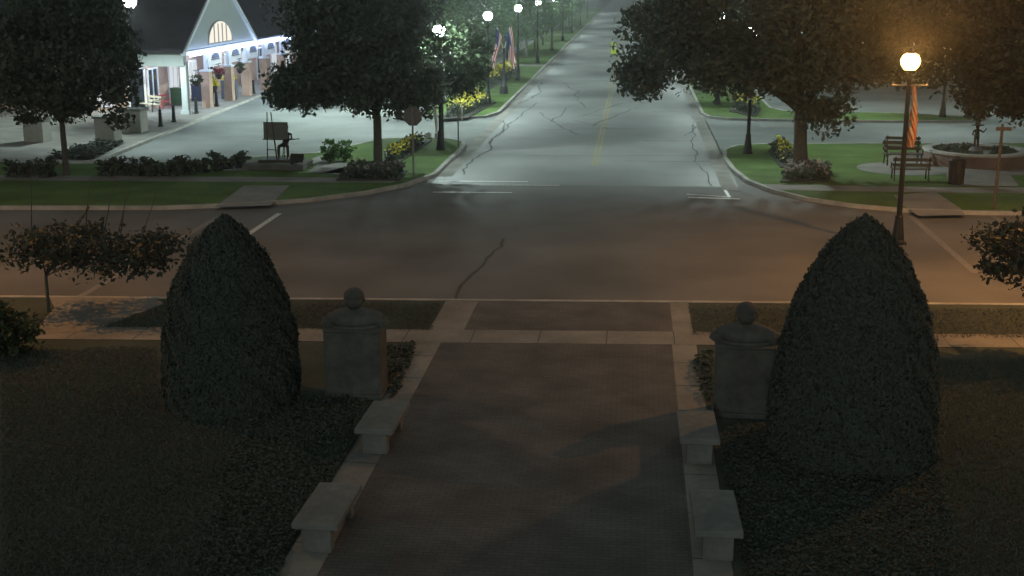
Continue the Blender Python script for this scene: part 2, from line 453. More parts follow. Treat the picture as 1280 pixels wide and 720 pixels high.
for a in ((-6.9, 52, .0, 1, 60, .8), (-7.0, 62, .02, 1, 30, .7), (3.1, 50, 0, 1, 34, .8), (-5, 68, .9, .15, 12, .5), (-2.8, 66, -.2, 1, 12, .9), (-3.6, 74, .3, 1, 12, 1.2), (-3.0, 80, -.1, 1, 12, 1.5),
          (-4.4, 31.2, .1, 1, 14, .55), (-6, 58, 1, .05, 16, .55), (-1, 56.5, 1, 0, 8, .6), (2.6, 66, .1, 1, 8, .7), (-5, 88, .9, .2, 10, .6), (-2.2, 70, .3, 1, 9, 1.1), (-4.6, 72, .15, 1, 6, 1.6), (-3.2, 71.5, 1, .1, 7, .4), (-2.8, 84, .8, .5, 8, .6), (-6.6, 84, .9, .3, 7, .5), (1, 78, 1, .05, 8, .4), (-5, 101, 1, .1, 9, .5), (-1.4, 69, -.5, 1, 8, .5), (-4, 70.5, 1, 0, 10, .45), (.5, 64, 1, .1, 8, .5)):
    crack(*a, w=.05 if a[0] == 3.1 else .085)
crack(-4.6, 30.82, 1, .063, 12, .5, .1); crack(-2, 30.97, 1, .063, 7, .5, .13)
structure(mb, 'road_crack', M['tar'])
mb = MB()
mb.sheet([(-7.9, 51.5), (-7.35, 51.5), (-7.35, 330), (-7.9, 330)], .0145); mb.sheet([(3.45, 49), (4.05, 49), (3.98, 330), (3.45, 330)], .0145)
structure(mb, 'gutter', M['concrete'])

# ------------------------------------------------------------------ foliage tools
def leaves(pts, size, seed, aspect=.55, flat=0.0, jitter=.5, nrm=None):
    r = np.random.default_rng(seed); n = len(pts)
    a = r.normal(size=(n, 3)); a /= np.linalg.norm(a, axis=1)[:, None]
    b = r.normal(size=(n, 3))
    if nrm is not None:                                  # lie roughly along a clipped surface
        for v in (a, b): v -= nrm * ((v * nrm).sum(1) * .72)[:, None]
        a /= np.linalg.norm(a, axis=1)[:, None]
    if flat: a[:, 2] *= (1 - flat); b[:, 2] *= (1 - flat)
    b -= a * (a * b).sum(1)[:, None] / np.maximum((a * a).sum(1)[:, None], 1e-6); b /= np.linalg.norm(b, axis=1)[:, None]
    s = size * (1 + jitter * (r.random(n) - .5) * 2)[:, None]
    c = np.cross(a, b)
    p = np.asarray(pts)
    q = np.stack([p - a * s, p + b * s * aspect + c * s * .12, p + a * s, p - b * s * aspect + c * s * .12], 1).reshape(-1, 3)
    return q

def leaf_mesh(name, pts, size, seed, m, parent=None, **k):
    q = leaves(pts, size, seed, **k); n = len(q) // 4
    me = bpy.data.meshes.new(name)
    me.vertices.add(n * 4); me.vertices.foreach_set('co', q.astype(np.float32).ravel())
    me.loops.add(n * 4); me.loops.foreach_set('vertex_index', np.arange(n * 4, dtype=np.int32))
    me.polygons.add(n); me.polygons.foreach_set('loop_start', np.arange(n, dtype=np.int32) * 4)
    me.update(calc_edges=True)
    me.materials.append(m)
    o = bpy.data.objects.new(name, me); COL.objects.link(o)
    if parent: o.parent = parent
    return o

def ballpts(r, ncl, per):
    q = r.normal(size=(ncl, per, 3)); n = np.linalg.norm(q, axis=2, keepdims=True)
    return q * np.where(n > 2.1, (2.1 * r.random((ncl, per, 1)) ** .4) / n, 1)

def crown_points(seed, c, rad, ncl, per, cr, zmin=None, hollow=.35):
    r = np.random.default_rng(seed)
    d = r.normal(size=(ncl, 3)); d /= np.linalg.norm(d, axis=1)[:, None]
    rr = (hollow + (1 - hollow) * r.random(ncl)) ** .6
    wob = 1 + .16 * np.sin(d[:, 0] * 5 + seed) * np.cos(d[:, 1] * 4 + seed * 2) + .1 * r.normal(size=ncl)
    cen = np.array(c) + d * (rr * wob)[:, None] * np.array(rad)
    if zmin is not None: cen[:, 2] = np.maximum(cen[:, 2], zmin + r.random(ncl) * .5)
    sc = cr * (.55 + .9 * r.random(ncl))
    pts = cen[:, None, :] + ballpts(r, ncl, per) * sc[:, None, None] * np.array([1, 1, .65])
    return pts.reshape(-1, 3), cen

def tree_mesh(seed, H0, tr, c, rad, ncl, per, cr, leaf, m, zmin, top, lean=(0, 0), nl=10, low=None, parent=None, extra=None):
    pts, cen = crown_points(seed, c, rad, ncl, per, cr, zmin)
    if extra:
        for (ec, er, n2) in extra:
            p2, c2 = crown_points(seed + 7, ec, er, n2, per, cr * .8); pts = np.vstack([pts, p2]); cen = np.vstack([cen, c2[:4]])
    r = random.Random(seed)
    mb = MB()
    fork = Vector((lean[0] * .6, lean[1] * .6, H0))
    mb.tube([(0, 0, -.1), (0, 0, .12), (lean[0] * .2, lean[1] * .2, H0 * .45), fork], [tr * 1.5, tr * 1.08, tr * .9, tr * .85], 10)
    # leader and limbs
    mb.tube([fork, Vector((c[0] * .5, c[1] * .5, (H0 + top) * .5)), Vector((c[0], c[1], top))], [tr * .75, tr * .45, .03], 8)
    idx = r.sample(range(len(cen)), min(nl, len(cen)))
    for i in idx:
        e = Vector(cen[i]); s = fork + Vector((0, 0, r.uniform(-.25, .5) * tr * 2))
        md = s.lerp(e, .45) + Vector((r.uniform(-.2, .2), r.uniform(-.2, .2), .35))
        mb.tube([s, md, e], [tr * .42, tr * .24, .02], 6)
        for k in range(2):
            j = r.randrange(len(cen)); e2 = Vector(cen[j])
            if (e2 - md).length < max(rad) * .9: mb.tube([md, md.lerp(e2, .5) + Vector((0, 0, .15)), e2], [tr * .2, tr * .1, .012], 5)
    t = mb.build('trunk', M['bark'], parent, smooth=True)
    k = leaf_mesh('crown', pts, leaf, seed + 1, m, parent)
    return t, k

# ------------------------------------------------------------------ topiary yews of the foreground
def yew(loc, h, rad, seed, label):
    e = empty('conical_yew', loc, label, 'shrub', 'cone clipped evergreens flanking the path')
    prof = []
    n = 26
    def rp(t):   # t from 0 bottom to 1 top
        q = min(1, (1 - t) / .86)
        return rad * (1 - (1 - q) ** 2) ** .74
    for i in range(n + 1):
        t = i / n
        prof.append((max(.02, rp(t) - .09), t * h * .985))
    mb = MB(); mb.lathe(prof, n=40)
    mb.build('core', M['yewcore'], e, smooth=True)
    mb = MB(); mb.tube([(0, 0, -.1), (0, 0, .5)], [.12, .1]); mb.build('trunk', M['bark'], e)
    r = np.random.default_rng(seed); N = 70000
    t = r.random(N * 2); rr = np.array([rp(x) for x in t]); keep = r.random(N * 2) * rad < rr + .08; t = t[keep][:N]; rr = rr[keep][:N]
    th = r.random(len(t)) * 2 * np.pi
    bmp = .05 * np.sin(th * 5 + t * 11 + seed) * np.sin(t * 17 + th * 3) + .025 * np.sin(th * 17 + t * 40) + .09 * (r.random(len(t)) > .992) * r.random(len(t))
    rad_ = np.maximum(0, rr + bmp - np.abs(r.normal(size=len(t))) * .05 + .03)
    p = np.stack([rad_ * np.cos(th), rad_ * np.sin(th), t * h + r.normal(size=len(t)) * .025], 1)
    leaf_mesh('foliage', p, .04, seed, M['yew'], e, aspect=.45, nrm=np.stack([np.cos(th) * .92, np.sin(th) * .92, np.full(len(th), .39)], 1))
    return e
p1 = at(283, 520, ZL); p2 = at(1074, 585, ZL)
yew((p1.x - .15, p1.y + .9, ZL), 3.56, 1.26, 3, 'narrower cone clipped evergreen left of the brick path')
yew((p2.x - .01, p2.y + .85, ZL), 4.04, 1.38, 5, 'broader cone clipped evergreen right of the brick path, in front of the orange lamp')

# ------------------------------------------------------------------ foreground stone benches
def stone_bench():
    e = empty('stone_bench', (0, 0, 0), '', 'bench', 'stone benches along the brick path')
    mb = MB(); mb.box((0, 0, .42), (.66, 1.5, .1)); mb.build('seat', M['stone'], e, bevel=.018)
    for s in (-1, 1):
        mb = MB(); mb.box((0, s * .58, .185), (.42, .2, .37)); mb.build('leg', M['stone'], e, bevel=.012)
    return e
b0 = stone_bench()
def bpos(x, y, rz): 
    p = at(x, y, ZL); return (p.x, p.y + .65, ZL), rz
for i, (x, y, rz, lb) in enumerate(((398, 690, R(-1.5), 'nearest stone bench on the left border of the brick path, fully in view'), (470, 567, R(-1.5), 'stone bench on the left border, just in front of the left pedestal'),
                                (873, 580, R(1), 'stone bench on the right border, beside the right pedestal and its shadow'), (896, 700, R(1), 'nearest stone bench on the right border, lower right of the path'))):
    l, rz = bpos(x, y, rz)
    o = b0 if i == 0 else dup(b0, l)
    o.location = l; o.rotation_euler.z = rz; o['label'] = lb

# ------------------------------------------------------------------ figures: one continuous surface grown from overlapping volumes
def remeshed(name, mb, m, parent, voxel=.02, smooth=4):
    o = mb.build(name, m, parent, smooth=True)
    a = o.modifiers.new('remesh', 'REMESH'); a.mode = 'VOXEL'; a.voxel_size = voxel; a.use_smooth_shade = True
    s = o.modifiers.new('smooth', 'SMOOTH'); s.factor = .5; s.iterations = smooth
    dg = bpy.context.evaluated_depsgraph_get(); dg.update()
    me = bpy.data.meshes.new_from_object(o.evaluated_get(dg)); me.name = name
    o.modifiers.clear(); o.data = me
    return o

def bust(mb_, ox=0):
    """heroic bust facing +Y, base at z=0, about 0.78 tall"""
    b = mb_
    b.ball((0, .02, .06), (.44, .24, .2), nu=20, nv=12)                # chest and back
    for s in (-1, 1):
        b.tube([(s * .03, -.02, .27), (s * .26, 0, .17), (s * .44, .02, .07)], [.11, .125, .135], 10)
        b.tube([(s * .44, .02, .08), (s * .49, .05, -.06)], [.135, .14], 10)
    b.tube([(0, -.01, .1), (0, .02, .40)], [.14, .10], 12)
    b.ball((0, .05, .50), (.165, .2, .225), nu=16, nv=12)               # skull
    b.ball((0, .10, .38), (.12, .13, .11)); b.ball((0, .2, .315), (.05, .045, .04))
    b.ball((0, .255, .465), (.032, .05, .065)); b.ball((0, .215, .535), (.11, .04, .028))
    b.ball((0, .225, .385), (.05, .025, .018))
    for s in (-1, 1):
        b.ball((s * .168, .03, .475), (.028, .045, .06)); b.ball((s * .06, .215, .505), (.03, .025, .018))
        b.ball((s * .12, .14, .45), (.05, .06, .04))
    b.ball((0, -.02, .57), (.185, .2, .17), nu=16, nv=10); b.ball((0, -.1, .47), (.165, .12, .15))   # hair
    return b

def pedestal(loc, rz, label, bl, hair=0, w=1.08):
    e = empty('pedestal', loc, label, 'pedestal', 'stone pedestals with busts', rz)
    mb = MB(); mb.box((0, 0, .05), (w + .05, .75, .1)); mb.build('plinth', M['statue_stone'], e, bevel=.02)
    mb = MB(); mb.box((0, 0, .71), (w, .7, 1.22)); mb.build('shaft', M['statue_stone'], e, bevel=.015)
    mb = MB(); mb.box((0, 0, 1.34), (w + .03, .73, .04)); mb.build('cap', M['statue_stone'], e, bevel=.02)
    s = empty('bust', (loc[0], loc[1], loc[2] + 1.36), bl, 'statue', 'stone busts facing the street', rz + R(hair))
    mb = MB(); mb.lathe([(.44, 0), (.44, .04), (.42, .05)], n=28, sx=1.1, sy=.7); mb.build('socle', M['statue_stone'], s, bevel=.01)
    mb = MB(); bust(mb); o = remeshed('figure', mb, M['statue_stone'], s, .018, 2); o.location.z = .06; o.scale = (1.08, 1.05, .95)
pl = at(441, 500, ZL); pr = at(930, 524, ZL)
pedestal((pl.x, pl.y + .38, ZL), 0, 'square stone pedestal left of the brick path, in front of the left cone shrub', 'stone bust seen from behind on the left pedestal', 6)
pedestal((pr.x, pr.y + .38, ZL), R(-3), 'square stone pedestal right of the brick path, beside the broad cone shrub', 'stone bust seen from behind on the right pedestal, casting a shadow on the path', -4)

# ------------------------------------------------------------------ planting beds in the foreground
def patch(name, poly_px, n, h, size, seed, m, label, z0=ZL):
    q = np.array([at(*p, z0)[:2] for p in poly_px]); r = np.random.default_rng(seed)
    lo, hi = q.min(0), q.max(0); P = []
    while len(P) < n:
        x = lo + (hi - lo) * r.random((n, 2)); ins = np.zeros(n, bool); j = len(q) - 1
        for i in range(len(q)):
            c = ((q[i, 1] > x[:, 1]) != (q[j, 1] > x[:, 1])) & (x[:, 0] < (q[j, 0] - q[i, 0]) * (x[:, 1] - q[i, 1]) / (q[j, 1] - q[i, 1] + 1e-9) + q[i, 0])
            ins ^= c; j = i
        P += list(x[ins])
    P = np.array(P[:n])
    hh = h * (.6 + .4 * np.sin(P[:, 0] * 3.1 + seed) * np.cos(P[:, 1] * 2.7))
    pts = np.column_stack([P, z0 + .02 + r.random(n) * hh])
    b = name == 'grass_blades'
    o = leaf_mesh(name, pts, size, seed, m, flat=0 if b else .6, aspect=.16 if b else .55)
    return tag(o, label, 'grass' if b else 'ground cover', kind='stuff')
patch('ground_cover', [(290, 560), (330, 500), (420, 495), (470, 510), (440, 560), (360, 690), (345, 740), (230, 740)], 14000, .13, .034, 11, M['cover'], 'low dark groundcover between the left cone shrub and the left benches')
patch('ground_cover', [(900, 540), (960, 530), (1010, 545), (1160, 560), (1190, 640), (1190, 740), (935, 740), (905, 600)], 18000, .13, .034, 12, M['cover'], 'low dark groundcover between the right benches and the broad cone shrub')
patch('ground_cover', [(484, 440), (520, 436), (500, 490), (488, 500)], 700, .3, .06, 13, M['cover'], 'small plants between the left pedestal and the path border')
patch('ground_cover', [(866, 452), (890, 445), (892, 505), (878, 500)], 500, .3, .06, 14, M['cover'], 'small plants between the path border and the right pedestal')

# blades of grass over the front lawns, a few of them taller
patch('grass_blades', [(0, 440), (195, 436), (200, 520), (330, 500), (395, 500), (330, 560), (225, 735), (0, 735)], 42000, .075, .045, 17, M['blade'], 'dark uneven grass of the front lawn left of the path')
patch('grass_blades', [(1150, 449), (1285, 452), (1285, 735), (1180, 735), (1178, 640), (1150, 560)], 20000, .075, .045, 18, M['blade'], 'dark uneven grass of the front lawn right of the broad cone shrub')
patch('grass_blades', [(120, 411), (205, 382), (550, 380), (540, 414)], 9000, .07, .04, 19, M['blade'], 'dark grass of the kerb verge left of the brick apron')
patch('grass_blades', [(860, 385), (1280, 388), (1280, 424), (866, 419)], 9000, .07, .04, 20, M['blade'], 'dark grass of the kerb verge right of the brick apron')

# ------------------------------------------------------------------ street lamps
def lamp_post(name, H, globe_m, watt, colr, label, group, down=0):
    e = empty(name, (0, 0, 0), label, 'street lamp', group)
    mb = MB()
    mb.lathe([(.22, 0), (.22, .1), (.19, .14), (.18, .3), (.145, .55), (.115, .8), (.125, .84), (.095, .9)], n=24, flute=.06)
    mb.build('base', M['metal'], e)
    mb = MB(); mb.lathe([(.085, .88), (.065, H - .55), (.09, H - .52), (.06, H - .45), (.06, H - .36), (.15, H - .3), (.17, H - .26)], n=16, flute=.05)
    mb.build('pole', M['metal'], e)
    mb = MB(); mb.lathe([(.16, H - .25), (.26, H - .12), (.29, H + .02), (.22, H + .16), (.12, H + .22)], n=20); mb.build('globe', globe_m, e, smooth=True)
    mb = MB(); mb.lathe([(.12, H + .22), (.10, H + .25), (.05, H + .29), (.02, H + .38)], n=14); mb.build('finial', M['metal'], e)
    ld = bpy.data.lights.new('bulb', 'POINT'); ld.energy = watt; ld.color = colr; ld.shadow_soft_size = .12
    lo = bpy.data.objects.new('bulb', ld); COL.objects.link(lo); lo.parent = e; lo.location = (0, 0, H - .02)
    if down:                                             # the fixture's own reflector throws most of the light down on the street
        ld = bpy.data.lights.new('reflector_beam', 'SPOT'); ld.energy = down; ld.color = colr; ld.shadow_soft_size = .12; ld.spot_size = R(152); ld.spot_blend = .45
        lo = bpy.data.objects.new('reflector_beam', ld); COL.objects.link(lo); lo.parent = e; lo.location = (0, 0, H - .1)
    return e
lw = lamp_post('street_lamp', 5.45, G_WHITE, WHITE_W, (.80, 1.0, .95), 'black street lamp with white globe on the grass behind the stop sign', 'white globe lamps along the main street', WHITE_DOWN_W)
lw.location = (-8.9, 58.8, ZL)
spots = [(-9.1, 80.3, 'black white-globe lamp, second along the left kerb, by the yellow flowers'), (-8.95, 99.5, 'black white-globe lamp, third along the left kerb, near the flags'),
         (-8.95, 119.5, 'far white-globe lamp, fourth along the left kerb'), (-8.95, 140, 'far white-globe lamp, fifth along the left kerb'), (-8.95, 161, 'far white-globe lamp, sixth along the left kerb'),
         (-8.95, 184, 'far white-globe lamp, seventh along the left kerb'), (-8.95, 212, 'far white-globe lamp, eighth along the left kerb'),
         (5.2, 58.8, 'black white-globe lamp on the right corner lawn, rising into the big maple'), (5.2, 81.6, 'black white-globe lamp, second along the right kerb'), (5.2, 101, 'white-globe lamp, third along the right kerb behind the maple'),
         (5.2, 122, 'far white-globe lamp, fourth along the right kerb'), (5.2, 143, 'far white-globe lamp, fifth along the right kerb'), (5.2, 165, 'far white-globe lamp, sixth along the right kerb'), (5.2, 190, 'far white-globe lamp, seventh along the right kerb'),
         (-8.95, 243, 'very far white-globe lamp, ninth along the left kerb'), (-8.95, 285, 'very far white-globe lamp, tenth along the left kerb'), (5.2, 225, 'very far white-globe lamp, eighth along the right kerb'), (5.2, 265, 'very far white-globe lamp, ninth along the right kerb'),
         (17.6, 75.5, 'white-globe lamp beyond the right drive, behind leaves'), (-33, 128, 'white-globe lamp in the lot behind the shop building')]
for x, y, lb in spots: dup(lw, (x, y, ZL), label=lb)
p = at(173, 158, ZL)
lt = dup(lw, (p.x, p.y, ZL), label='tall white-globe lamp beside the dark roof, behind the left tree', scale=1.2)
for c in lt.children:
    if c.type == 'LIGHT': 
        c.data = c.data.copy()
        if c.data.type == 'SPOT': c.data.energy = 6500; c.data.spot_size = R(136); c.data.spot_blend = .35
        else: c.data.energy *= .1
for x, y, lb in ((499, 149, 'white-globe lamp in the parking lot, behind the crown of the tree by the stop sign'), (441, 131, 'white-globe lamp farther back in the parking lot, behind the same crown')):
    q = at(x, y); o = dup(lw, (q.x, q.y, .004), label=lb)
    for c in o.children:
        if c.type == 'LIGHT' and c.data.type == 'SPOT': c.data = c.data.copy(); c.data.energy = LOT_W; c.data.spot_size = R(160)
pS = at(1121.5, 305, ZL)
ls = lamp_post('sodium_street_lamp', 5.45, G_SODIUM, SODIUM_W, (1.0, .46, .11), 'tall street lamp glowing orange at the right, with a furled flag', 'orange street lamps of the side street')
ls.location = (pS.x, pS.y, ZL)
ld = bpy.data.lights.new('added_uplight', 'SPOT'); ld.energy = 3600; ld.color = (1.0, .46, .11); ld.shadow_soft_size = .12; ld.spot_size = R(178); ld.spot_blend = .5
lo = bpy.data.objects.new('added_uplight', ld); COL.objects.link(lo); lo.parent = ls; lo.location = (0, 0, 5.43); lo.rotation_euler.x = math.pi  # added upward beam to strengthen the glow round the orange lamp
def cobra(loc, dx, watt, label, h=12.5):
    e = empty('cobra_street_light', loc, label, 'street lamp', 'orange street lamps of the side street')
    mb = MB(); mb.lathe([(.2, 0), (.2, .3), (.11, .35), (.07, h - .4)], n=12); mb.build('pole', M['graymetal'], e)
    mb = MB(); mb.tube([(0, 0, h - .6), (dx * .4, 0, h), (dx * .9, 0, h + .2)], [.05, .045, .04], 8); mb.build('arm', M['graymetal'], e)
    mb = MB(); mb.ball((dx, 0, h + .18), (.38, .16, .1)); mb.build('head', M['graymetal'], e, smooth=True)
    mb = MB(); mb.box((dx, 0, h + .06), (.34, .2, .05)); mb.build('lens', G_SODIUM, e)
    ld = bpy.data.lights.new('bulb', 'SPOT'); ld.energy = watt; ld.color = (1.0, .43, .11); ld.shadow_soft_size = .12; ld.spot_size = R(158); ld.spot_blend = .6
    o = bpy.data.objects.new('bulb', ld); COL.objects.link(o); o.parent = e; o.location = (dx, 0, h)
cobra((15.6, 31.3, ZL), -2.4, COBRA_W, 'tall orange street light beyond the right edge of the view', 9.3)
cobra((-20.6, 28.6, ZL), 2.0, COBRA_W * .47, 'tall orange street light beyond the left edge of the view', 9.3)

# ------------------------------------------------------------------ trees
T1 = empty('maple_tree', (-22.9, 49.7, ZL), 'slim-trunked leafy tree at the far left, in front of the shop building', 'tree', 'street trees')
tree_mesh(21, 2.1, .13, (.2, 0, 5.0), (2.95, 2.9, 3.1), 155, 190, .45, .105, M['leaf'], 2.0, 7.2, parent=T1, nl=10)
p = at(473, 207, ZL)
T2 = empty('maple_tree', (p.x, p.y, ZL), 'rounded leafy tree behind the stop sign, with the yellow flower bed at its foot', 'tree', 'street trees')
tree_mesh(22, 2.1, .2, (-.65, 0, 5.2), (3.0, 3.0, 2.9), 165, 190, .48, .105, M['leaf'], 2.5, 7.4, parent=T2, nl=12, extra=[((-3.0, 0, 3.4), (1.5, 1.2, .9), 32), ((1.9, 0, 3.2), (1.1, 1.2, .8), 18)])
p = at(553.5, 181, ZL)
T3 = empty('maple_tree', (p.x, p.y, ZL), 'small dark tree directly behind the first left street lamp', 'tree', 'street trees')
tree_mesh(23, 2.1, .065, (.2, .5, 4.0), (1.7, 1.6, 2.1), 100, 150, .36, .10, M['leaf_dark'], 2.1, 5.0, parent=T3, nl=8)
p = at(1000, 214, ZL)
T4 = empty('maple_tree', (p.x, p.y, ZL), 'thick-trunked spreading maple on the right corner lawn', 'tree', 'street trees')
tree_mesh(24, 2.5, .31, (-1.2, -1.1, 6.1), (6.1, 3.0, 3.3), 235, 190, .55, .11, M['leaf'], 3.75, 8.4, lean=(-.2, 0), parent=T4, nl=16,
          extra=[((1.0, -.6, 2.5), (.8, .7, .35), 8), ((-6.4, -.6, 3.9), (.9, .8, .55), 10)])
T5 = empty('maple_tree', (18.3, 52.5, ZL), 'broad tree at the right edge, branches hanging over the fountain', 'tree', 'street trees')
tree_mesh(25, 2.6, .28, (-2.6, 0, 5.7), (5.4, 4.0, 3.0), 220, 180, .56, .11, M['leaf_orange'], 2.9, 8.0, parent=T5, nl=14, extra=[((-4.2, -1, 3.1), (1.6, .8, .5), 14)])
ty = [(92.5, -11.6), (105.5, -11.6), (112, -11.0), (127.0, -10.6), (138.6, -10.7), (151, -10.7), (168, -10.7), (188, -10.7), (210, -10.7), (235, -10.8)]
tl = ['young street tree just behind the flags on the left parkway', 'bushy street tree, second beyond the flags on the left parkway', 'street tree just before the pale crossing walk', 'street tree just past the pale crossing walk',
      'second street tree past the pale crossing walk', 'third street tree past the pale crossing walk', 'distant street tree, fourth past the pale crossing walk', 'distant street tree, fifth past the crossing walk', 'distant street tree, sixth past the crossing walk', 'farthest street tree at the end of the left row']
TS = empty('street_tree', (ty[0][1], ty[0][0], ZL), tl[0], 'tree', 'row of street trees along the left parkway')
tree_mesh(31, 1.7, .12, (0, 0, 4.2), (2.1, 2.1, 2.6), 90, 130, .43, .12, M['leaf_bright'], 1.6, 6.2, parent=TS, nl=7)
rr = random.Random(9)
for (y, x), lb in list(zip(ty, tl))[1:]:
    dup(TS, (x, y, ZL), rr.uniform(0, 6), lb, rr.uniform(.9, 1.25))
for (x, y), lb in zip(((7.2, 92), (7.0, 112), (7.2, 133), (7.2, 155), (7.2, 180)), ('street tree on the right parkway, nearest behind the maple', 'street tree on the right parkway, second behind the maple', 'street tree on the right parkway, third behind the maple', 'street tree on the right parkway, fourth behind the maple', 'farthest street tree of the right parkway')):
    o = dup(TS, (x, y, ZL), rr.uniform(0, 6), lb, rr.uniform(1.2, 1.5)); o['group'] = 'row of street trees along the right parkway'
for (x, y), lb, s in (((-15.5, 104), 'leafy tree in the lot behind the flags', 1.3), ((-15, 122), 'leafy tree in the lot beyond the shop building', 1.5), ((-16, 145), 'tall leafy tree far behind the left street trees', 1.6), ((-14.5, 175), 'tall far leafy tree left of the street end', 1.6),
                      ((-36, 62), 'dark leafy tree behind the slim left tree', 1.2), ((28, 84), 'leafy tree beyond the right lot', 1.6), ((19, 96), 'leafy tree far beyond the fountain', 1.6), ((13, 104), 'far leafy tree behind the spreading maple', 1.5)):
    o = dup(TS, (x, y, ZL), rr.uniform(0, 6), lb, s); o['group'] = 'trees beyond the lots'
# nearer young trees whose branches reach in from both sides
TN = empty('young_tree', (-13.9, 28.6, ZL), 'young tree at the left edge with sparse branches over the side street', 'tree', 'young trees on the near verge')
tree_mesh(41, .9, .045, (1.2, 0, 1.5), (2.4, 1.3, .66), 95, 42, .24, .07, M['leaf_orange'], 1.2, 2.6, parent=TN, nl=9)
r = random.Random(5)
for k in range(6):
    mb = MB()
    x = r.uniform(-.3, 2.6); z = 1.9; tx = x + r.uniform(.1, .5)
    mb.tube([(x, 0, z), (tx, r.uniform(-.2, .2), z + r.uniform(.9, 1.7))], [.018, .006], 5); mb.build('twig', M['bark'], TN)
TM = empty('young_tree', (9.5, 27.4, ZL), 'young tree at the right edge, leafy branch before the side street', 'tree', 'young trees on the near verge')
tree_mesh(42, 1.2, .05, (-.5, 0, 2.3), (1.55, 1.1, .72), 60, 80, .2, .06, M['leaf_orange'], 1.2, 2.8, parent=TM, nl=9, extra=[((-1.5, 0, 1.8), (.5, .4, .6), 10)])

def shrub(loc, rad, h, n, size, seed, m, label, group=None, name='shrub'):
    e = empty(name, loc, label, 'shrub', group)
    pts, cen = crown_points(seed, (0, 0, h * .5), (rad, rad, h * .5), max(6, n // 40), 40, rad * .22, .05)
    leaf_mesh('foliage', pts, size, seed, m, e)
    mb = MB()
    for c in cen[:7]: mb.tube([(0, 0, -.05), tuple(np.array([0, 0, .1]) * .5 + c * .5), tuple(c)], [.03, .02, .006], 5)
    mb.build('stem', M['bark'], e)
    return e
p = at(2, 452, ZL); shrub((p.x - .2, p.y + .3, ZL), .75, 1.1, 2600, .07, 51, M['leaf_dark'], 'rounded dark shrub on the front lawn at the left edge')
# hedge plants along the lot's near edge
for i in range(12):
    px = 130 + i * 15.5; p = at(px, 219.5 - max(0, px - 225) * .14, ZL)
    if i == 0: hs = shrub((p.x, p.y, ZL), .38, .38, 700, .06, 60, M['leaf'], 'low bush in the hedge row before the parking lot', 'low hedge bushes before the parking lot', 'low_bush')
    else: dup(hs, (p.x, p.y, ZL), i * 1.3, 'low bush in the hedge row before the parking lot', 1 + .25 * math.sin(i * 2.3))
for i, (px, py, s, lb) in enumerate(((15, 221, 1.1, 'low bush at the left end of the hedge row, left of the slim trunk'), (35, 221, 1, 'low bush just left of the slim tree trunk'), (60, 221, 1.2, 'low bush left of the slim tree trunk, third of three'))):
    p = at(px, py, ZL); dup(hs, (p.x, p.y, ZL), i * 2.1, lb, s * (1.25 if i > 2 else 1))
p = at(413, 203, ZL)
sb = shrub((p.x, p.y, ZL), .42, 1.0, 800, .07, 66, M['leaf_bright'], 'pale green soft bush right of the plaque stand', 'soft bushes by the flagstones')
p = at(431, 201, ZL); dup(sb, (p.x, p.y, ZL), 2.0, 'pale green soft bush next to the mown lawn', .9)
patch('ground_cover', [(60, 198), (115, 200), (155, 179), (120, 179)], 2500, .3, .09, 16, M['cover'], 'low plants in the bed on the lit plaza behind the slim tree')

# flower beds
def bed(name, poly, n, fl, nf, h, seed, label, size=.09):
    q = [at(*p, ZL) for p in poly]; c = sum(q, Vector()) / len(q)
    e = empty(name, (c.x, c.y, ZL), label, 'flower bed', 'flower beds on the corner lawns')
    qq = np.array([(a.x - c.x, a.y - c.y) for a in q]); r = np.random.default_rng(seed)
    mb = MB(); mb.prism([tuple(v) for v in qq], -.05, .05); mb.build('soil', M['soil'], e)
    wts = r.dirichlet(np.ones(len(q)), size=n); P = wts @ qq
    leaf_mesh('foliage', np.column_stack([P, .05 + r.random(n) * h * .8]), size, seed, M['leaf'], e)
    wts = r.dirichlet(np.ones(len(q)), size=nf); P = wts @ qq
    leaf_mesh('flowers', np.column_stack([P, h * (.6 + .45 * r.random(nf))]), size * .75, seed + 1, fl, e, aspect=.8)['kind'] = 'stuff'
    return e
bed('flower_bed', [(478, 208), (500, 204), (540, 176), (520, 174), (482, 196)], 1800, M['fl_yellow'], 260, .5, 71, 'yellow flower bed right of the tree behind the stop sign')
bed('flower_bed', [(420, 226), (500, 226), (510, 214), (440, 210)], 2200, M['fl_pale'], 170, .45, 72, 'pale flowers round the foot of the tree behind the stop sign')
bed('flower_bed', [(553, 150), (585, 148), (620, 128), (600, 118), (560, 135)], 2000, M['fl_yellow'], 420, .7, 73, 'yellow flower bed beyond the drive, left of the second lamp', .11)
bed('flower_bed', [(612, 112), (650, 92), (640, 84), (606, 98)], 2200, M['fl_yellow'], 420, .9, 74, 'yellow flower bed below the flags', .13)
bed('flower_bed', [(960, 190), (975, 210), (1000, 208), (985, 186), (970, 178)], 1600, M['fl_yellow'], 150, .5, 75, 'yellow flower bed left of the thick maple trunk')
bed('flower_bed', [(975, 228), (1035, 228), (1040, 215), (985, 210)], 2400, M['fl_pale'], 320, .5, 76, 'pale flowers at the foot of the thick maple trunk')
bed('flower_bed', [(912, 140), (945, 146), (952, 136), (925, 118)], 1500, M['fl_yellow'], 190, .8, 77, 'yellow flower bed beyond the right drive, behind the lamp post', .11)
bed('flower_bed', [(868, 112), (884, 116), (880, 104), (866, 104)], 900, M['fl_yellow'], 130, .8, 78, 'far yellow flower bed under the left end of the maple', .12)

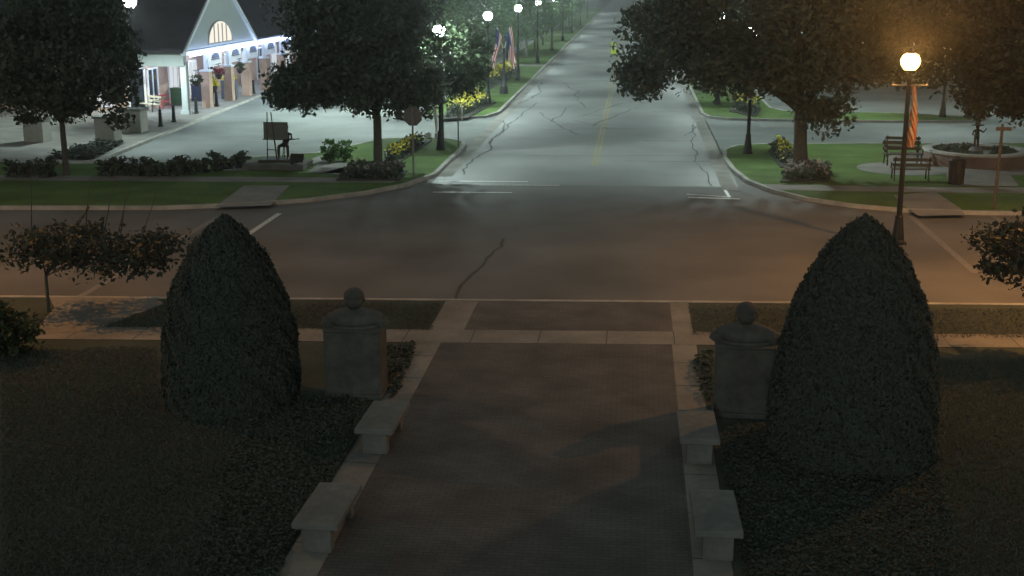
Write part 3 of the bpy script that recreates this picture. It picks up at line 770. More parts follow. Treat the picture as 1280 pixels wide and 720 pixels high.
# ------------------------------------------------------------------ stop sign and small signs
p = at(517, 221, ZL)
e = empty('stop_sign', (p.x, p.y, ZL), 'octagonal stop sign seen from its grey back, at the left corner', 'road sign')
mb = MB(); mb.box((0, 0, 1.35), (.07, .04, 2.75)); mb.build('post', M['graymetal'], e)
mb = MB(); v = [(.385 * math.cos(R(22.5 + 45 * i)), .385 * math.sin(R(22.5 + 45 * i))) for i in range(8)]
v = [(a * 1.03, b * 1.03) for a, b in v]
mb.add([(a, .025, 2.42 + b) for a, b in v] + [(a, .04, 2.42 + b) for a, b in v], [tuple(range(8)), tuple(range(15, 7, -1))] + [(i, i + 8, (i + 1) % 8 + 8, (i + 1) % 8) for i in range(8)])
o = mb.build('panel', M['alu'], e)
mb = MB(); mb.add([(a * .97, .042, 2.42 + b * .97) for a, b in v], [tuple(range(7, -1, -1))]); mb.build('red_face', M['red'], e)
mb = MB()
for z in (2.2, 2.62): mb.ball((0, -.024, z), (.02, .012, .02))
mb.build('bolt', M['graymetal'], e)
p = at(573, 183, ZL)
e = empty('sign_post', (p.x, p.y, ZL), 'thin sign post seen edge-on beside the left kerb', 'road sign')
mb = MB(); mb.box((0, 0, .95), (.06, .06, 1.9)); mb.build('post', M['graymetal'], e)
mb = MB(); mb.box((.04, 0, 1.6), (.012, .45, .6)); mb.build('panel', M['alu'], e)
p = at(577.5, 152, ZL)
e = empty('marker_post', (p.x, p.y, ZL), 'short pale marker post by the far yellow flowers', 'post')
mb = MB(); mb.box((0, 0, .4), (.1, .08, .8)); mb.build('post', M['cream'], e, bevel=.01); mb = MB(); mb.box((0, 0, .82), (.13, .1, .04)); mb.build('cap', M['white'], e)
p = at(546, 174, .004)
e = empty('white_marker_pole', (p.x, p.y, .004), 'leaning white pole with flared top in the drive behind the stop sign', 'pole')
mb = MB(); mb.tube([(0, 0, 0), (-.02, 0, .9), (-.1, 0, 1.5)], [.06, .08, .11], 10); mb.tube([(-.1, 0, 1.5), (-.2, 0, 2.3)], [.14, .2], 10); mb.build('pole', M['white'], e, smooth=True)
mb = MB(); mb.lathe([(.22, 0), (.2, .05), (.07, .12)], n=14); mb.build('foot', M['white'], e)
for dx, lb in ((-.35, 'left white ballast box at the foot of the leaning white pole'), (.12, 'right white ballast box at the foot of the leaning white pole')):
    mb = MB(); mb.box((0, 0, .19), (.26, .3, .38)); o = empty('ballast_box', (p.x + dx - .02, p.y - .35, .004), lb, 'box', 'white boxes at the pole')
    mb.build('body', M['white'], o, bevel=.03); mb = MB(); mb.box((0, 0, .395), (.14, .05, .03)); mb.build('handle', M['panel'], o)
p = at(767, 69, .009)
e = empty('crossing_sign', (p.x, p.y, .008), 'yellow-green crosswalk sign standing on the centre line', 'road sign')
mb = MB(); mb.lathe([(.32, 0), (.3, .06), (.08, .1)], n=16); mb.build('foot', M['metal'], e)
mb = MB(); mb.box((0, 0, .72), (.56, .03, 1.22)); mb.build('panel', M['signyellow'], e, bevel=.02)
mb = MB(); mb.box((0, -.018, .85), (.36, .008, .5)); mb.build('white_square', M['white'], e)
mb = MB(); mb.box((0, -.025, .9), (.06, .006, .2)); mb.ball((0, -.025, 1.04), (.04, .006, .04)); mb.box((-.05, -.025, .73), (.04, .006, .17), ry=.4); mb.box((.05, -.025, .73), (.04, .006, .17), ry=-.4); mb.build('walking_figure', M['metal'], e)
p = at(1008.5, 141, ZL)
e = empty('notice_board', (p.x, p.y + .5, ZL), 'small white notice board beside the maple trunk, beyond the drive', 'sign')
mb = MB(); mb.box((0, 0, .45), (.07, .05, .9)); mb.build('post', M['wood'], e); mb = MB(); mb.box((0, -.03, .92), (.36, .03, .7)); mb.build('panel', M['white'], e)
p = at(1243, 262, ZL)
e = empty('signpost', (p.x, p.y, ZL), 'wooden post with a short cross board at the right edge', 'sign')
mb = MB(); mb.tube([(-.02, 0, -.1), (0, 0, 1.4), (.02, 0, 2.95)], [.055, .055, .05], 8); mb.build('post', M['wood'], e)
mb = MB(); mb.box((.05, -.07, 2.8), (.52, .04, .12)); mb.build('board', M['wood'], e)

# ------------------------------------------------------------------ flags
def cloth(mb, org, W, L, nx, ny, folds, amp, twist=0, taper=.6, skew=0):
    """cloth hanging from org: columns carry the stripes; first material red, then white, blue"""
    vs = []; fs = []; ms = []
    for j in range(ny + 1):
        t = j / ny
        for i in range(nx + 1):
            u = i / nx - .5
            ww = W * (1 - taper * t * (1 - t) * 1.2)
            a = twist * t
            x = u * ww + skew * t * .35 + .06 * math.sin(t * 5); y = amp * math.sin(u * folds * 6.28 + t * 1.5) * (.5 + .5 * t)
            vs.append((org[0] + x * math.cos(a) - y * math.sin(a), org[1] + x * math.sin(a) + y * math.cos(a), org[2] - t * L * (1 + .16 * math.sin(u * 9)) + skew * 1.5 * u * W * (1 - t)))
    n = nx + 1
    for j in range(ny):
        for i in range(nx):
            fs.append((j * n + i, j * n + i + 1, (j + 1) * n + i + 1, (j + 1) * n + i))
            ms.append(2 if (j < ny * .42 and i < nx * .54) else (i * 13 // nx) % 2)
    o = len(mb.v); mb.v += vs; mb.f += [tuple(k + o for k in f) for f in fs]; mb.m += ms
FM = [M['flagred'], M['flagwhite'], M['flagblue']]
p = at(630, 117, ZL)
e = empty('flag_post', (p.x, p.y, ZL), 'dark post with two angled flag staffs on the left parkway', 'flag post')
mb = MB(); mb.lathe([(.3, 0), (.28, .5), (.16, .8), (.09, 1.0), (.07, 3.1)], n=14); mb.build('post', M['metal'], e)
for dx, nm in ((-.30, 0), (.28, 1)):
    mb = MB(); mb.tube([(0, 0, 2.9), (dx * 1.4, -.25, 4.35)], [.022, .018], 8); mb.ball((dx * 1.45, -.26, 4.4), .045); mb.build('staff', M['white'], e)
for dx, lb in ((-.26, 'left striped flag hanging limp from the angled staff'), (.25, 'right striped flag hanging limp from the angled staff')):
    mb = MB(); cloth(mb, (0, 0, 0), .52, 2.2, 39, 24, 3.6, .11, taper=.9, skew=1 if dx > 0 else -1)
    f = mb.build('flag', FM, smooth=True, loc=(p.x + dx * 1.25, p.y - .3, ZL + 4.2)); f.data.materials[0]; tag(f, lb, 'flag', 'two striped flags on the post')
# furled flag on the orange lamp's post
e = empty('furled_flag', (pS.x + .15, pS.y - .03, ZL + 4.72), 'twisted furled striped flag hanging from the orange lamp post', 'flag')
mb = MB(); n = 26; rows = 44; vs = []
for j in range(rows + 1):
    t = j / rows; rad = .045 + .075 * min(1, t * 1.3) * (1 - max(0, t - .8) * 2.2)
    for i in range(n):
        a = 2 * math.pi * i / n; rr2 = rad * (1 + .22 * math.cos(6 * a))
        aa = a + t * 7.0
        vs.append((rr2 * math.cos(aa) + .05 * math.sin(t * 3) , rr2 * math.sin(aa), -t * 1.78))
mb.add(vs, [(j * n + i, j * n + (i + 1) % n, (j + 1) * n + (i + 1) % n, (j + 1) * n + i) for j in range(rows) for i in range(n)])
mb.m = [((k % n) // 3) % 2 for k in range(len(mb.f))]
mb.build('cloth', [mat('banner_orange', (.50, .17, .06), .8), mat('banner_pale', (.48, .36, .26), .8)], e, smooth=True)
mb = MB(); mb.tube([(-.62, 0, .03), (.36, 0, .03)], .022, 8); mb.ball((-.62, 0, .03), .04); mb.ball((.36, 0, .03), .04); mb.build('arm', M['graymetal'], e)

# ------------------------------------------------------------------ sculpture of a painter at the easel
p = at(343, 212, ZL); X, Y = p.x, p.y + .55
e = empty('painter_sculpture', (X, Y, ZL), 'bronze sculpture of a seated painter behind an easel, on a low plinth', 'statue')
mb = MB(); mb.box((0, 0, .13), (2.6, 1.7, .26)); mb.build('plinth', M['statue_stone'], e, bevel=.03)
mb = MB(); mb.box((.1, .25, .31), (1.7, 1.1, .1)); mb.build('bronze_base', M['bronze'], e, bevel=.02)
Z0 = .36
mb = MB()
for sx, tx in ((-.42, -.40), (.0, -.08)):
    mb.tube([(sx, -.05, Z0), (tx + (.16 if sx == 0 else 0) * -1, .12, Z0 + 1.95)], .022, 8)
mb.tube([(-.2, .55, Z0), (-.22, .13, Z0 + 1.5)], .02, 8); mb.tube([(-.46, -.03, Z0 + .4), (.03, -.03, Z0 + .4)], .018, 8); mb.box((-.1, .0, Z0 + .83), (1.0, .09, .035))
mb.build('easel', M['bronze'], e)
mb = MB(); mb.box((-.05, .07, Z0 + 1.2), (1.03, .05, .70), rx=-.07); mb.build('canvas', M['canvas'], e)
mb = MB()
for a in range(4): mb.tube([(.2 + .17 * math.cos(a * 1.57 + .7), .62 + .17 * math.sin(a * 1.57 + .7), Z0), (.2 + .1 * math.cos(a * 1.57 + .7), .62 + .1 * math.sin(a * 1.57 + .7), Z0 + .55)], .02, 6)
mb.lathe([(.17, .54), (.18, .56), (.18, .6)], c=(.2, .62, Z0), n=16); mb.build('stool', M['bronze'], e)
mb = MB(); sx, sy = .2, .62
mb.ball((sx, sy, Z0 + .68), (.19, .16, .14)); mb.tube([(sx, sy, Z0 + .66), (sx + .05, sy - .03, Z0 + .95), (sx + .1, sy - .06, Z0 + 1.17)], [.16, .17, .15], 12)
mb.ball((sx + .1, sy - .06, Z0 + 1.2), (.22, .11, .08)); mb.tube([(sx + .1, sy - .07, Z0 + 1.22), (sx + .12, sy - .1, Z0 + 1.36)], [.06, .055], 8)
mb.ball((sx + .12, sy - .13, Z0 + 1.45), (.085, .1, .12)); mb.ball((sx + .12, sy - .235, Z0 + 1.44), (.018, .025, .028))
for s, kx in ((-1, -.24), (1, .20)):
    mb.tube([(sx + s * .1, sy, Z0 + .66), (sx + kx, sy - .36, Z0 + .60)], [.1, .075], 10); mb.tube([(sx + kx, sy - .36, Z0 + .60), (sx + kx * 1.05, sy - .38, Z0 + .3), (sx + kx * 1.05, sy - .36, Z0 + .06)], [.075, .07, .045], 10)
    mb.ball((sx + kx * 1.05, sy - .43, Z0 + .04), (.05, .13, .045))
mb.tube([(sx + .31, sy - .06, Z0 + 1.2), (sx + .37, sy - .16, Z0 + .98), (sx + .22, sy - .34, Z0 + .9)], [.06, .05, .038], 8)
mb.ball((sx + .2, sy - .37, Z0 + .9), (.045, .05, .035))
mb.tube([(sx - .1, sy - .06, Z0 + 1.2), (sx - .2, sy - .2, Z0 + 1.0), (sx - .12, sy - .4, Z0 + 1.1)], [.06, .05, .038], 8); mb.ball((sx - .1, sy - .43, Z0 + 1.12), (.04, .05, .04))
for k in range(4): mb.tube([(sx + .19 + k * .012, sy - .4, Z0 + .92 - k * .015), (sx + .21 + k * .012, sy - .45, Z0 + .91 - k * .018)], [.011, .009], 6)
remeshed('figure', mb, M['bronze'], e, .018, 2)
mb = MB(); mb.lathe([(.09, .0), (.11, .04), (.08, .1), (.02, .12)], c=(sx + .12, sy - .12, Z0 + 1.5), n=14); mb.build('hair', M['bronze'], e, smooth=True)
mb = MB(); mb.tube([(sx + .12, sy - .42, Z0 + .9), (sx + .8, sy - .4, Z0 + 1.0)], .02, 6); mb.ball((sx + .66, sy - .41, Z0 + .985), (.19, .11, .018)); mb.build('palette', M['bronze'], e)
for c in e.children:                                     # the painter sits a little smaller, low behind the canvas
    if c.name.split('.')[0] in ('figure', 'hair', 'stool', 'palette'): c.scale = (.86,) * 3; c.location = (.06, -.06, .05)
p = at(366, 213, ZL)
e = empty('plaque_stand', (p.x, p.y, ZL), 'sloped plaque on a short post beside the painter sculpture', 'plaque')
mb = MB(); mb.box((0, 0, .2), (.14, .14, .42)); mb.build('post', M['metal'], e)
mb = MB(); mb.box((.18, .05, .52), (.56, .4, .06), rx=.85); mb.build('plaque', M['bronze'], e, bevel=.01)

# ------------------------------------------------------------------ fountain, park benches, bin
e = empty('round_planter_fountain', (FC.x, FC.y, ZL), 'round brick fountain basin with pale stone rim, planted inside', 'fountain')
n = 48
mb = MB(); mb.lathe([(2.15, 0), (2.15, .5), (1.9, .5), (1.9, .3)], n=n); mb.build('basin_wall', brickmat('dark_brick', (.15, .10, .08), (.12, .08, .065), (.16, .14, .12), 5.0, vertical=True), e)
mb = MB()
vs = []; prof = [(2.22, .5), (2.22, .6), (1.8, .6), (1.8, .5)]
for r_, z in prof: vs += [(r_ * math.cos(2 * math.pi * k / n), r_ * math.sin(2 * math.pi * k / n), z) for k in range(n)]
mb.add(vs, [(i * n + k, i * n + (k + 1) % n, ((i + 1) % 4) * n + (k + 1) % n, ((i + 1) % 4) * n + k) for i in range(4) for k in range(n)])
mb.build('rim', M['kerb'], e, bevel=.02)
mb = MB(); mb.lathe([(1.8, .38), (1.8, .42)], n=n); mb.build('water', M['water'], e)
r = np.random.default_rng(3); th = r.random(1500) * 6.28; rd = 1.05 + .6 * r.random(1500)
keep = np.sin(th * 5) + .6 * np.sin(th * 3 + 1) > -.3
leaf_mesh('water_plants', np.column_stack([rd * np.cos(th), rd * np.sin(th), .44 + .2 * r.random(1500)])[keep], .08, 4, M['leaf'], e)
mb = MB(); mb.lathe([(.35, .3), (.3, .55), (.24, .6), (.24, .66)], n=16); mb.build('pedestal', M['stone'], e)
mb = MB(); z = .66
for s in (-1, 1):
    mb.tube([(s * .07, 0, z), (s * .065, 0, z + .24), (s * .06, .01, z + .46)], [.045, .05, .065], 8); mb.ball((s * .07, -.05, z + .03), (.04, .08, .03))
mb.tube([(0, 0, z + .42), (0, 0, z + .6), (0, 0, z + .74)], [.13, .1, .1], 10); mb.ball((0, 0, z + .74), (.14, .08, .06)); mb.tube([(0, 0, z + .75), (0, 0, z + .84)], .04, 8)
mb.ball((0, -.01, z + .9), (.085, .09, .105)); mb.ball((0, -.1, z + .89), (.016, .02, .02))
mb.tube([(.13, 0, z + .74), (.24, -.06, z + .66), (.32, -.12, z + .78)], [.04, .035, .028], 8); mb.ball((.33, -.13, z + .81), .035)
mb.tube([(-.13, 0, z + .74), (-.2, -.04, z + .56), (-.12, -.14, z + .52)], [.04, .035, .028], 8); mb.ball((-.1, -.16, z + .52), .035)
o = remeshed('child_figure', mb, M['bronze'], e, .016, 2)
mb = MB(); mb.lathe([(.27, .95), (.25, .975), (.12, .985), (.105, 1.06), (.04, 1.09)], c=(0, 0, z), n=20); mb.build('hat', M['bronze'], e, smooth=True)

def park_bench(label):
    e = empty('park_bench', (0, 0, 0), label, 'bench', 'slatted benches by the fountain')
    mb = MB()
    for k in range(5): mb.box((0, -.2 + k * .105, .44), (1.5, .085, .035))
    mb.build('seat', M['wood'], e)
    mb = MB()
    for k in range(2): mb.box((0, .27 + k * .06, .62 + k * .22), (1.5, .035, .13), rx=-.22)
    mb.build('backrest', M['wood'], e)
    for s in (-1, 1):
        mb = MB(); mb.tube([(s * .66, -.24, 0), (s * .66, -.2, .42), (s * .66, .24, .42), (s * .66, .36, .95)], .028, 6); mb.tube([(s * .66, .24, .42), (s * .66, .33, 0)], .028, 6)
        mb.tube([(s * .7, -.24, .42), (s * .7, -.22, .64), (s * .7, .28, .66)], .024, 6); mb.build('side_frame', M['metal'], e)
    return e
pb = park_bench('slatted park bench facing away from the street, beside the paved walk')
pp = at(1139, 226, ZL); pb.location = (pp.x, pp.y + .3, ZL); pb.rotation_euler.z = math.pi + R(0)
dup(pb, (11.5, 55.8, ZL), R(4), 'slatted park bench facing the street, on the round pad behind the orange lamp', 1.08)
dup(pb, (12.0, 58.6, ZL), math.pi - R(8), 'farthest slatted park bench, left of the fountain', 1.0)
p = at(1194.5, 230, ZL)
e = empty('litter_bin', (p.x, p.y, ZL), 'round brown litter bin in front of the fountain', 'bin')
mb = MB(); mb.lathe([(.27, 0), (.3, .04), (.31, .8), (.33, .82), (.33, .87)], n=28, flute=.05); mb.build('body', M['brown'], e)
mb = MB(); mb.lathe([(.33, .875), (.31, .95), (.16, 1.02), (.15, 1.0), (.13, .96)], n=24); mb.build('lid', M['brown'], e, smooth=True)

# ------------------------------------------------------------------ station-like shop building
BX = -26.0; BY0 = 72.8; BY1 = 87.2; BY2 = 116.0; EZ = 3.62; AP = 8.0; W = 14.0
B = empty('shop_building', (BX, BY0, ZL), 'low brick shop building with dark roof, grey gable, arched window and lit arcade', 'building')
def bl(x, y, z): return (x, y, z)   # local: x towards street positive, y along the street
L1 = BY1 - BY0; L2 = BY2 - BY0
mb = MB(); mb.box((-W / 2 - 3, L2 / 2 + .2, 1.65), (W, L2 - 3.5, 3.3)); mb.build('brick_wall', M['brick'], B)
mb = MB()
mb.box((-W / 2 - 1.5, .1, 3.16), (W + 3.2, .5, .8)); mb.build('end_fascia', M['siding'], B)
mb = MB()
mb.box((-.05, L2 / 2 + .2, 3.46), (.22, L2 + .2, .2)); mb.build('eave_board', M['panel'], B)
mb = MB(); mb.box((-1.6, L2 / 2, 3.32), (2.6, L2 - 1, .04)); mb.build('arcade_ceiling', M['white'], B)
# gable wall facing the street
mb = MB(); ym = L1 / 2
gz = lambda y: EZ + (AP - EZ) * (1 - abs(y - ym) / ym)
mb.add([(.02, .15, EZ - .02), (.02, L1 - .15, EZ - .02), (.02, ym, AP - .1), (-.2, .15, EZ - .02), (-.2, L1 - .15, EZ - .02), (-.2, ym, AP - .1)], [(0, 1, 2), (5, 4, 3), (0, 3, 4, 1), (1, 4, 5, 2), (2, 5, 3, 0)])
mb.build('gable', M['siding'], B)
mb = MB()
for s in (-1, 1):
    a = Vector((.1, ym + s * (ym + .25), EZ - .18)); b_ = Vector((.1, ym, AP)); mid = (a + b_) / 2; d = b_ - a
    mb.box(mid, (.24, d.length, .2), rx=math.atan2(d.z, d.y))
mb.build('rake_board', M['panel'], B)
# arched window
aw = MB(); ay, az, ar, ah = ym - .3, 3.78, 2.35, .1
arcp = [(ay - ar, az)] + [(ay + ar * math.cos(t), az + ah + 1.25 * math.sin(t)) for t in np.linspace(math.pi, 0, 18)] + [(ay + ar, az)]
def plate(mb, ring, x0, x1):
    n = len(ring); mb.add([(x1, a, b) for a, b in ring] + [(x0, a, b) for a, b in ring], [tuple(range(n)), tuple(range(2 * n - 1, n - 1, -1))] + [(i, n + i, n + (i + 1) % n, (i + 1) % n) for i in range(n)])
plate(aw, arcp, .03, .06)
wnd = aw.build('arched_window', G_WARM, B)
mb = MB()
mb.tube([(.08, a, b) for a, b in arcp] + [(.08, *arcp[0])], .05, 6)
for yy_ in (ay - 1.2, ay - .4, ay + .4, ay + 1.2): mb.box((.08, yy_, az + .6), (.05, .09, 1.15))
mb.build('mullion', M['siding'], wnd)
# roofs
mb = MB(); o_ = .35
def roofq(a, b, c, d, t=.12):
    vs = [Vector(v) for v in (a, b, c, d)]; nrm = (vs[1] - vs[0]).cross(vs[2] - vs[0]).normalized()
    if nrm.z < 0: nrm = -nrm
    mb.add(vs + [v + nrm * t for v in vs], [(3, 2, 1, 0), (4, 5, 6, 7), (0, 1, 5, 4), (1, 2, 6, 5), (2, 3, 7, 6), (3, 0, 4, 7)])
roofq((.12, -.35, EZ - .1), (-W - 4, -.35, EZ - .1), (-W - 4, ym, AP), (.12, ym, AP))
roofq((.12, ym, AP + .003), (-W - 4, ym, AP + .003), (-W - 4, L1 + .35, EZ - .1), (.12, L1 + .35, EZ - .1))
roofq((.3, L1 + .3, EZ), (.3, L2, EZ), (-6, L2 - 6, 7.4), (-6, L1 - 5, 7.4)); roofq((.3, L2 + .05, EZ), (-W - 2, L2 + .05, EZ), (-W + 4, L2 - 6, 7.4), (-6, L2 - 6, 7.4))
roofq((-6, ym, 7.39), (-6, L2 - 6, 7.39), (-W - 2, L2, EZ), (-W - 2, ym, EZ))
mb.build('roof', M['roof'], B)
# cold light strip under the eave
mb = MB(); mb.box((.26, L2 / 2 + .3, 3.33), (.09, L2 - .6, .11)); mb.build('light_strip', G_STRIP, B)
mb = MB()
for k in range(12): mb.box((-1.5, 1.5 + k * 3.6, 3.27), (.5, .5, .05))
mb.build('ceiling_light', glow('ceiling_light', (.85, .92, 1.0), 5), B)
# corner column and brick piers
mb = MB(); mb.box((0, .1, 1.4), (.34, .34, 2.8)); mb.box((.0, .1, .12), (.5, .5, .24)); mb.build('corner_column', M['panel'], B, bevel=.015)
mb = MB(); mb.tube([(.26, -.06, 0), (.26, -.06, 3.0)], .06, 8); mb.build('downpipe', M['graymetal'], B)
py = [4.0, 8.4, 12.2, 16.5, 21, 25.5, 30, 34.5, 39]
for k, y in enumerate(py):
    mb = MB(); mb.box((0, y, 1.1), (.52, .62, 2.2)); pr_ = mb.build('brick_pier', M['brick'], B)
    mb = MB(); mb.box((0, y, 2.24), (.62, .72, .1)); mb.build('cap', M['panel'], pr_)
    mb = MB(); mb.box((0, y, 2.8), (.2, .24, 1.05)); mb.build('post', M['panel'], pr_)
# white valance panels with dark sign lunettes
for k, y in enumerate((6.2, 10.3, 14.3, 18.7, 23.2, 27.7, 32.2)):
    mb = MB(); mb.box((-.14, y, 2.82), (.05, 2.6, .92)); vp = mb.build('valance', M['white'], B)
    rg = [(y + .72 * math.cos(t), 2.86 + .34 * math.sin(t)) for t in np.linspace(0, math.pi, 12)]
    mb = MB(); plate(mb, rg, -.11, -.07); mb.box((-.08, y, 2.8), (.05, 1.6, .06)); mb.build('lunette', M['bluegrey'], vp)
# shop front: windows and doors in the recessed wall
for k, y in enumerate((2.9, 6.4, 10.0, 13.5, 17.5, 21.5, 25.5, 29.5, 33.5, 37.5)):
    mb = MB()
    for s in (-1, 1): mb.box((-2.97, y + s * .8, 1.25), (.1, .1, 2.4))
    mb.box((-2.97, y, 2.42), (.1, 1.7, .1)); mb.box((-2.97, y, .5), (.1, 1.5, .08)); mb.box((-2.97, y, 1.3), (.08, .06, 2.2))
    f = mb.build('shop_window', M['white'], B)
    mb = MB(); mb.box((-2.995, y, 1.3), (.03, 1.5, 2.2)); mb.build('pane', G_SHOP if k % 3 else M['glass'], f)
for k, x in enumerate((-3.6, -5.6, -8.0, -10.5)):
    mb = MB()
    for s in (-1, 1): mb.box((x + s * .5, 1.92, 1.3), (.1, .08, 2.4))
    mb.box((x, 1.92, 2.5), (1.1, .08, .1)); f = mb.build('end_window', M['white'], B)
    mb = MB(); mb.box((x, 1.945, 1.3), (.9, .03, 2.3)); mb.build('pane', G_SHOP if k % 2 else M['glass'], f)
for k, (x, y) in enumerate(((-1.6, 1.4), (-1.4, 9), (-1.4, 17), (-1.4, 26), (-1.4, 36), (-6, .9))):
    ld = bpy.data.lights.new('arcade_lamp', 'POINT'); ld.energy = 240; ld.color = (.62, .76, 1.0) if k < 5 else (1, .95, .8); ld.shadow_soft_size = .2
    o = bpy.data.objects.new('arcade_lamp', ld); COL.objects.link(o); o.parent = B; o.location = (x, y, 2.95)
# low masonry piers of the plaza
for i, (px, py_, lb) in enumerate(((42, 178, 'square beige masonry pier left of the slim tree trunk'), (131, 177, 'square beige masonry pier right of the slim tree trunk'), (165, 166, 'square beige masonry pier under the tall lamp'))):
    p = at(px, py_, ZL)
    e = empty('masonry_pier', (p.x, p.y + .5, ZL), lb, 'pier', 'beige piers on the plaza')
    mb = MB(); mb.box((0, 0, .55), (.98, .98, 1.1)); mb.build('shaft', M['beige'], e, bevel=.02); mb = MB(); mb.box((0, 0, 1.16), (1.12, 1.12, .12)); mb.build('cap', M['stone'], e, bevel=.02)
# bollards
for i, (px, py_, lb) in enumerate(((201, 158, 'black bollard nearest the white bench end'), (217.5, 152.5, 'black bollard just left of the white corner column'), (245.5, 142, 'black bollard between the corner column and the first brick pier'), (271, 133, 'black bollard under the yellow flower tub'), (293.5, 124.5, 'black bollard before the dark planter box'), (317, 117, 'farthest black bollard, by the dark tree crown'))):
    p = at(px, py_, ZL)
    if i == 0:
        e0 = empty('bollard', (p.x, p.y, ZL), lb, 'bollard', 'bollards along the arcade kerb')
        mb = MB(); mb.lathe([(.15, 0), (.15, .06), (.11, .1), (.085, .7), (.1, .72), (.075, .76)], n=16); mb.build('shaft', M['metal'], e0); mb = MB(); mb.ball((0, 0, .84), (.085, .085, .1)); mb.build('knob', M['metal'], e0, smooth=True)
    else: dup(e0, (p.x, p.y, ZL), label=lb)
# hanging baskets, tubs, bins, bistro set and bench under the arcade
def basket(px, y, z, fl, lb):
    e = empty('hanging_basket', (BX + .0, y, z), lb, 'hanging basket', 'hanging flower baskets of the arcade')
    mb = MB(); mb.lathe([(.1, -.45), (.2, -.3), (.24, -.12)], n=14); mb.build('pot', M['brown'], e)
    mb = MB()
    for a in range(3): mb.tube([(.22 * math.cos(a * 2.1), .22 * math.sin(a * 2.1), -.12), (0, 0, .5)], .008, 5)
    mb.tube([(0, -.5, .5), (0, .5, .5)], .02, 6); mb.build('hanger', M['metal'], e)
    pts, c = crown_points(int(y), (0, 0, 0), (.38, .38, .24), 14, 30, .09); leaf_mesh('flowers', pts, .06, int(y), fl, e)['kind'] = 'stuff'
basket(0, 75.0, 2.0, M['leaf_dark'], 'dark leafy hanging basket nearest the corner column'); basket(0, 79.2, 2.1, M['fl_red'], 'maroon hanging basket over the yellow flower tub'); basket(0, 83.6, 2.15, M['leaf_dark'], 'dark leafy hanging basket over the dark planter box')
def put(name, px, py_, label, cat): 
    p = at(px, py_, ZL); return empty(name, (p.x, p.y, ZL), label, cat)
e = put('flower_tub', 271.5, 131.5, 'tall tub of yellow flowers between two brick piers', 'planter'); e.location.x -= .25
mb = MB(); mb.lathe([(.12, 0), (.07, .1), (.07, .75), (.3, .95), (.34, 1.2)], n=16); mb.build('tub', M['metal'], e)
pts, c = crown_points(5, (0, 0, 1.45), (.42, .42, .42), 22, 30, .12); leaf_mesh('flowers', pts, .07, 5, M['fl_yellow'], e)['kind'] = 'stuff'
e = put('planter_box', 297, 123, 'large dark grey planter box with yellow blooms by a brick pier', 'planter'); e.location.x -= .5
mb = MB(); mb.box((0, 0, .62), (.75, 1.3, 1.2)); mb.build('box', M['bluegrey'], e, bevel=.02); pts, c = crown_points(8, (0, 0, 1.28), (.4, .65, .16), 20, 22, .1); leaf_mesh('flowers', pts, .07, 8, M['fl_yellow'], e)['kind'] = 'stuff'
e = put('litter_bin', 249, 126, 'blue-grey square bin against the brick shop wall', 'bin')
mb = MB(); mb.box((0, 0, .5), (.75, .75, 1.0)); mb.build('body', M['navy'], e, bevel=.02); mb = MB(); mb.box((0, 0, 1.06), (.8, .8, .12)); mb.build('lid', M['bluegrey'], e, bevel=.03)
e = put('litter_bin', 222, 131, 'dark green bin left of the white corner column', 'bin')
mb = MB(); mb.box((0, 0, .5), (.62, .6, .95)); mb.build('body', M['green'], e, bevel=.02); mb = MB(); mb.box((0, 0, 1.02), (.68, .66, .1)); mb.build('lid', M['green'], e, bevel=.03)
wb = dup(pb, at(187, 139, ZL), R(-35), 'white slatted bench by the shop wall, left of the red bistro set')
wb['group'] = 'seats before the shop'
for ch in wb.children:
    ch.data = ch.data.copy()
    if ch.name.split('.')[0] in ('seat', 'backrest'): ch.data.materials[0] = M['cream']
e = put('bistro_table', 198, 135, 'small red bistro table before the shop wall', 'table'); e.location.y += .4
mb = MB(); mb.lathe([(.42, .72), (.42, .75)], n=20); mb.build('tabletop', M['red'], e); mb = MB(); mb.lathe([(.24, 0), (.22, .03), (.03, .05), (.03, .72)], n=12); mb.build('pedestal', M['red'], e)
def chair(loc, rz, lb):
    e = empty('bistro_chair', loc, lb, 'chair', 'red bistro chairs', rz)
    mb = MB(); mb.box((0, 0, .46), (.44, .42, .03)); mb.build('seat', M['red'], e)
    mb = MB()
    for k in range(4): mb.box((-.15 + k * .1, .2, .72), (.04, .02, .42))
    mb.box((0, .2, .93), (.44, .03, .06)); mb.build('backrest', M['red'], e)
    for sx in (-1, 1):
        for sy in (-1, 1): mb = MB(); mb.tube([(sx * .2, sy * .19, .46), (sx * .22, sy * .22, 0)], .018, 6); mb.build('leg', M['red'], e)
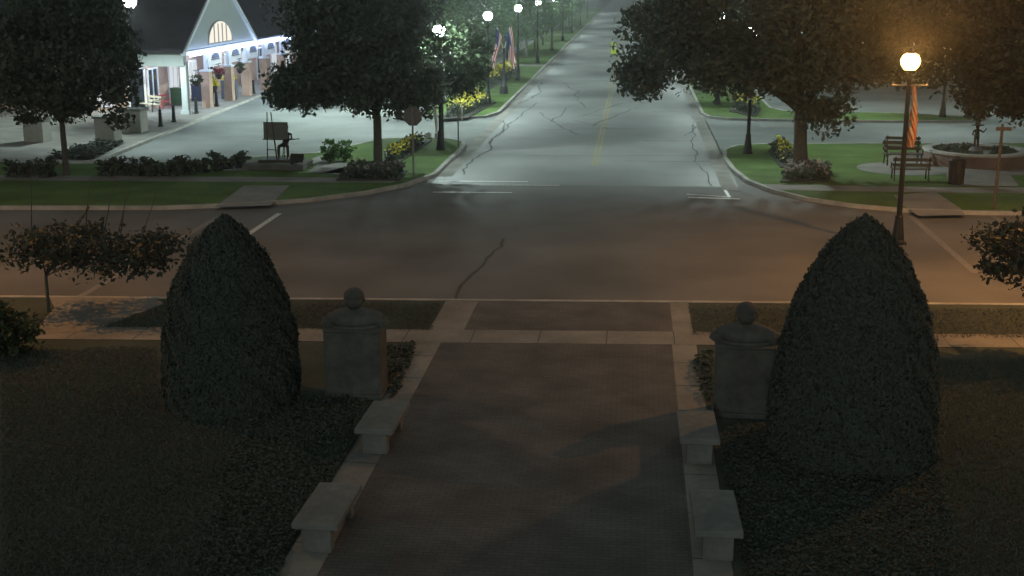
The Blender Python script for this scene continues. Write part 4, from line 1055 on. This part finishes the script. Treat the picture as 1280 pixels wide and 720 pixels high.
p = at(208, 136, ZL); chair((p.x, p.y, ZL), R(-70), 'red bistro chair right of the red table'); p = at(191, 131, ZL); chair((p.x, p.y + .5, ZL), R(60), 'red bistro chair left of the red table')

# ------------------------------------------------------------------ far buildings
def far_building(loc, d, label, rows, cols, gm, seed, roofz=1.2):
    e = empty('far_building', loc, label, 'building', 'buildings far behind')
    w_, dp, h = d
    mb = MB(); mb.box((0, dp / 2, h / 2), (w_, dp, h)); mb.build('wall', M['beige'], e)
    mb = MB(); mb.box((0, dp / 2, h + .15), (w_ + .5, dp + .5, .3)); mb.build('roof', M['roof'], e)
    r = random.Random(seed)
    for j in range(rows):
        for i in range(cols):
            x = -w_ / 2 + w_ * (i + .5) / cols; z = 1.6 + j * 2.9
            mb = MB()
            for s in (-1, 1): mb.box((x + s * .62, -.03, z), (.08, .1, 1.5)); mb.box((x, -.03, z + s * .72), (1.3, .1, .08))
            f = mb.build('window', M['white'], e); mb = MB(); mb.box((x, -.012, z), (1.16, .04, 1.36)); mb.build('pane', gm if r.random() < .6 else M['glass'], f)
far_building((-35, 132, ZL), (14, 10, 7.5), 'pale far building with cold lit windows behind the shop roof', 2, 5, G_BLUEWIN, 2)
far_building((-52, 90, ZL), (18, 12, 7.5), 'far building with blue lit windows behind the slim left tree', 2, 6, G_BLUEWIN, 3)
far_building((32, 120, ZL), (34, 12, 6.5), 'long low far building behind the right trees', 2, 9, G_WARM, 4)

# ------------------------------------------------------------------ haze added for lamp bloom and lifted blacks
mb = MB(); mb.box((0, 160, 5.5), (190, 560, 13.4))
hz = mb.build('haze', bpy.data.materials.new('veil_haze'))
hm = hz.data.materials[0]; hm.use_nodes = True; hm.node_tree.nodes.clear()
pv = hm.node_tree.nodes.new('ShaderNodeVolumePrincipled'); pv.inputs['Color'].default_value = (.92, .95, .95, 1); pv.inputs['Density'].default_value = HAZE; pv.inputs['Anisotropy'].default_value = .8
oo = hm.node_tree.nodes.new('ShaderNodeOutputMaterial'); hm.node_tree.links.new(pv.outputs[0], oo.inputs['Volume'])
hz['kind'] = 'stuff'; hz['label'] = 'faint haze added for the bloom round the lamps and the lifted blacks'; hz['category'] = 'haze'
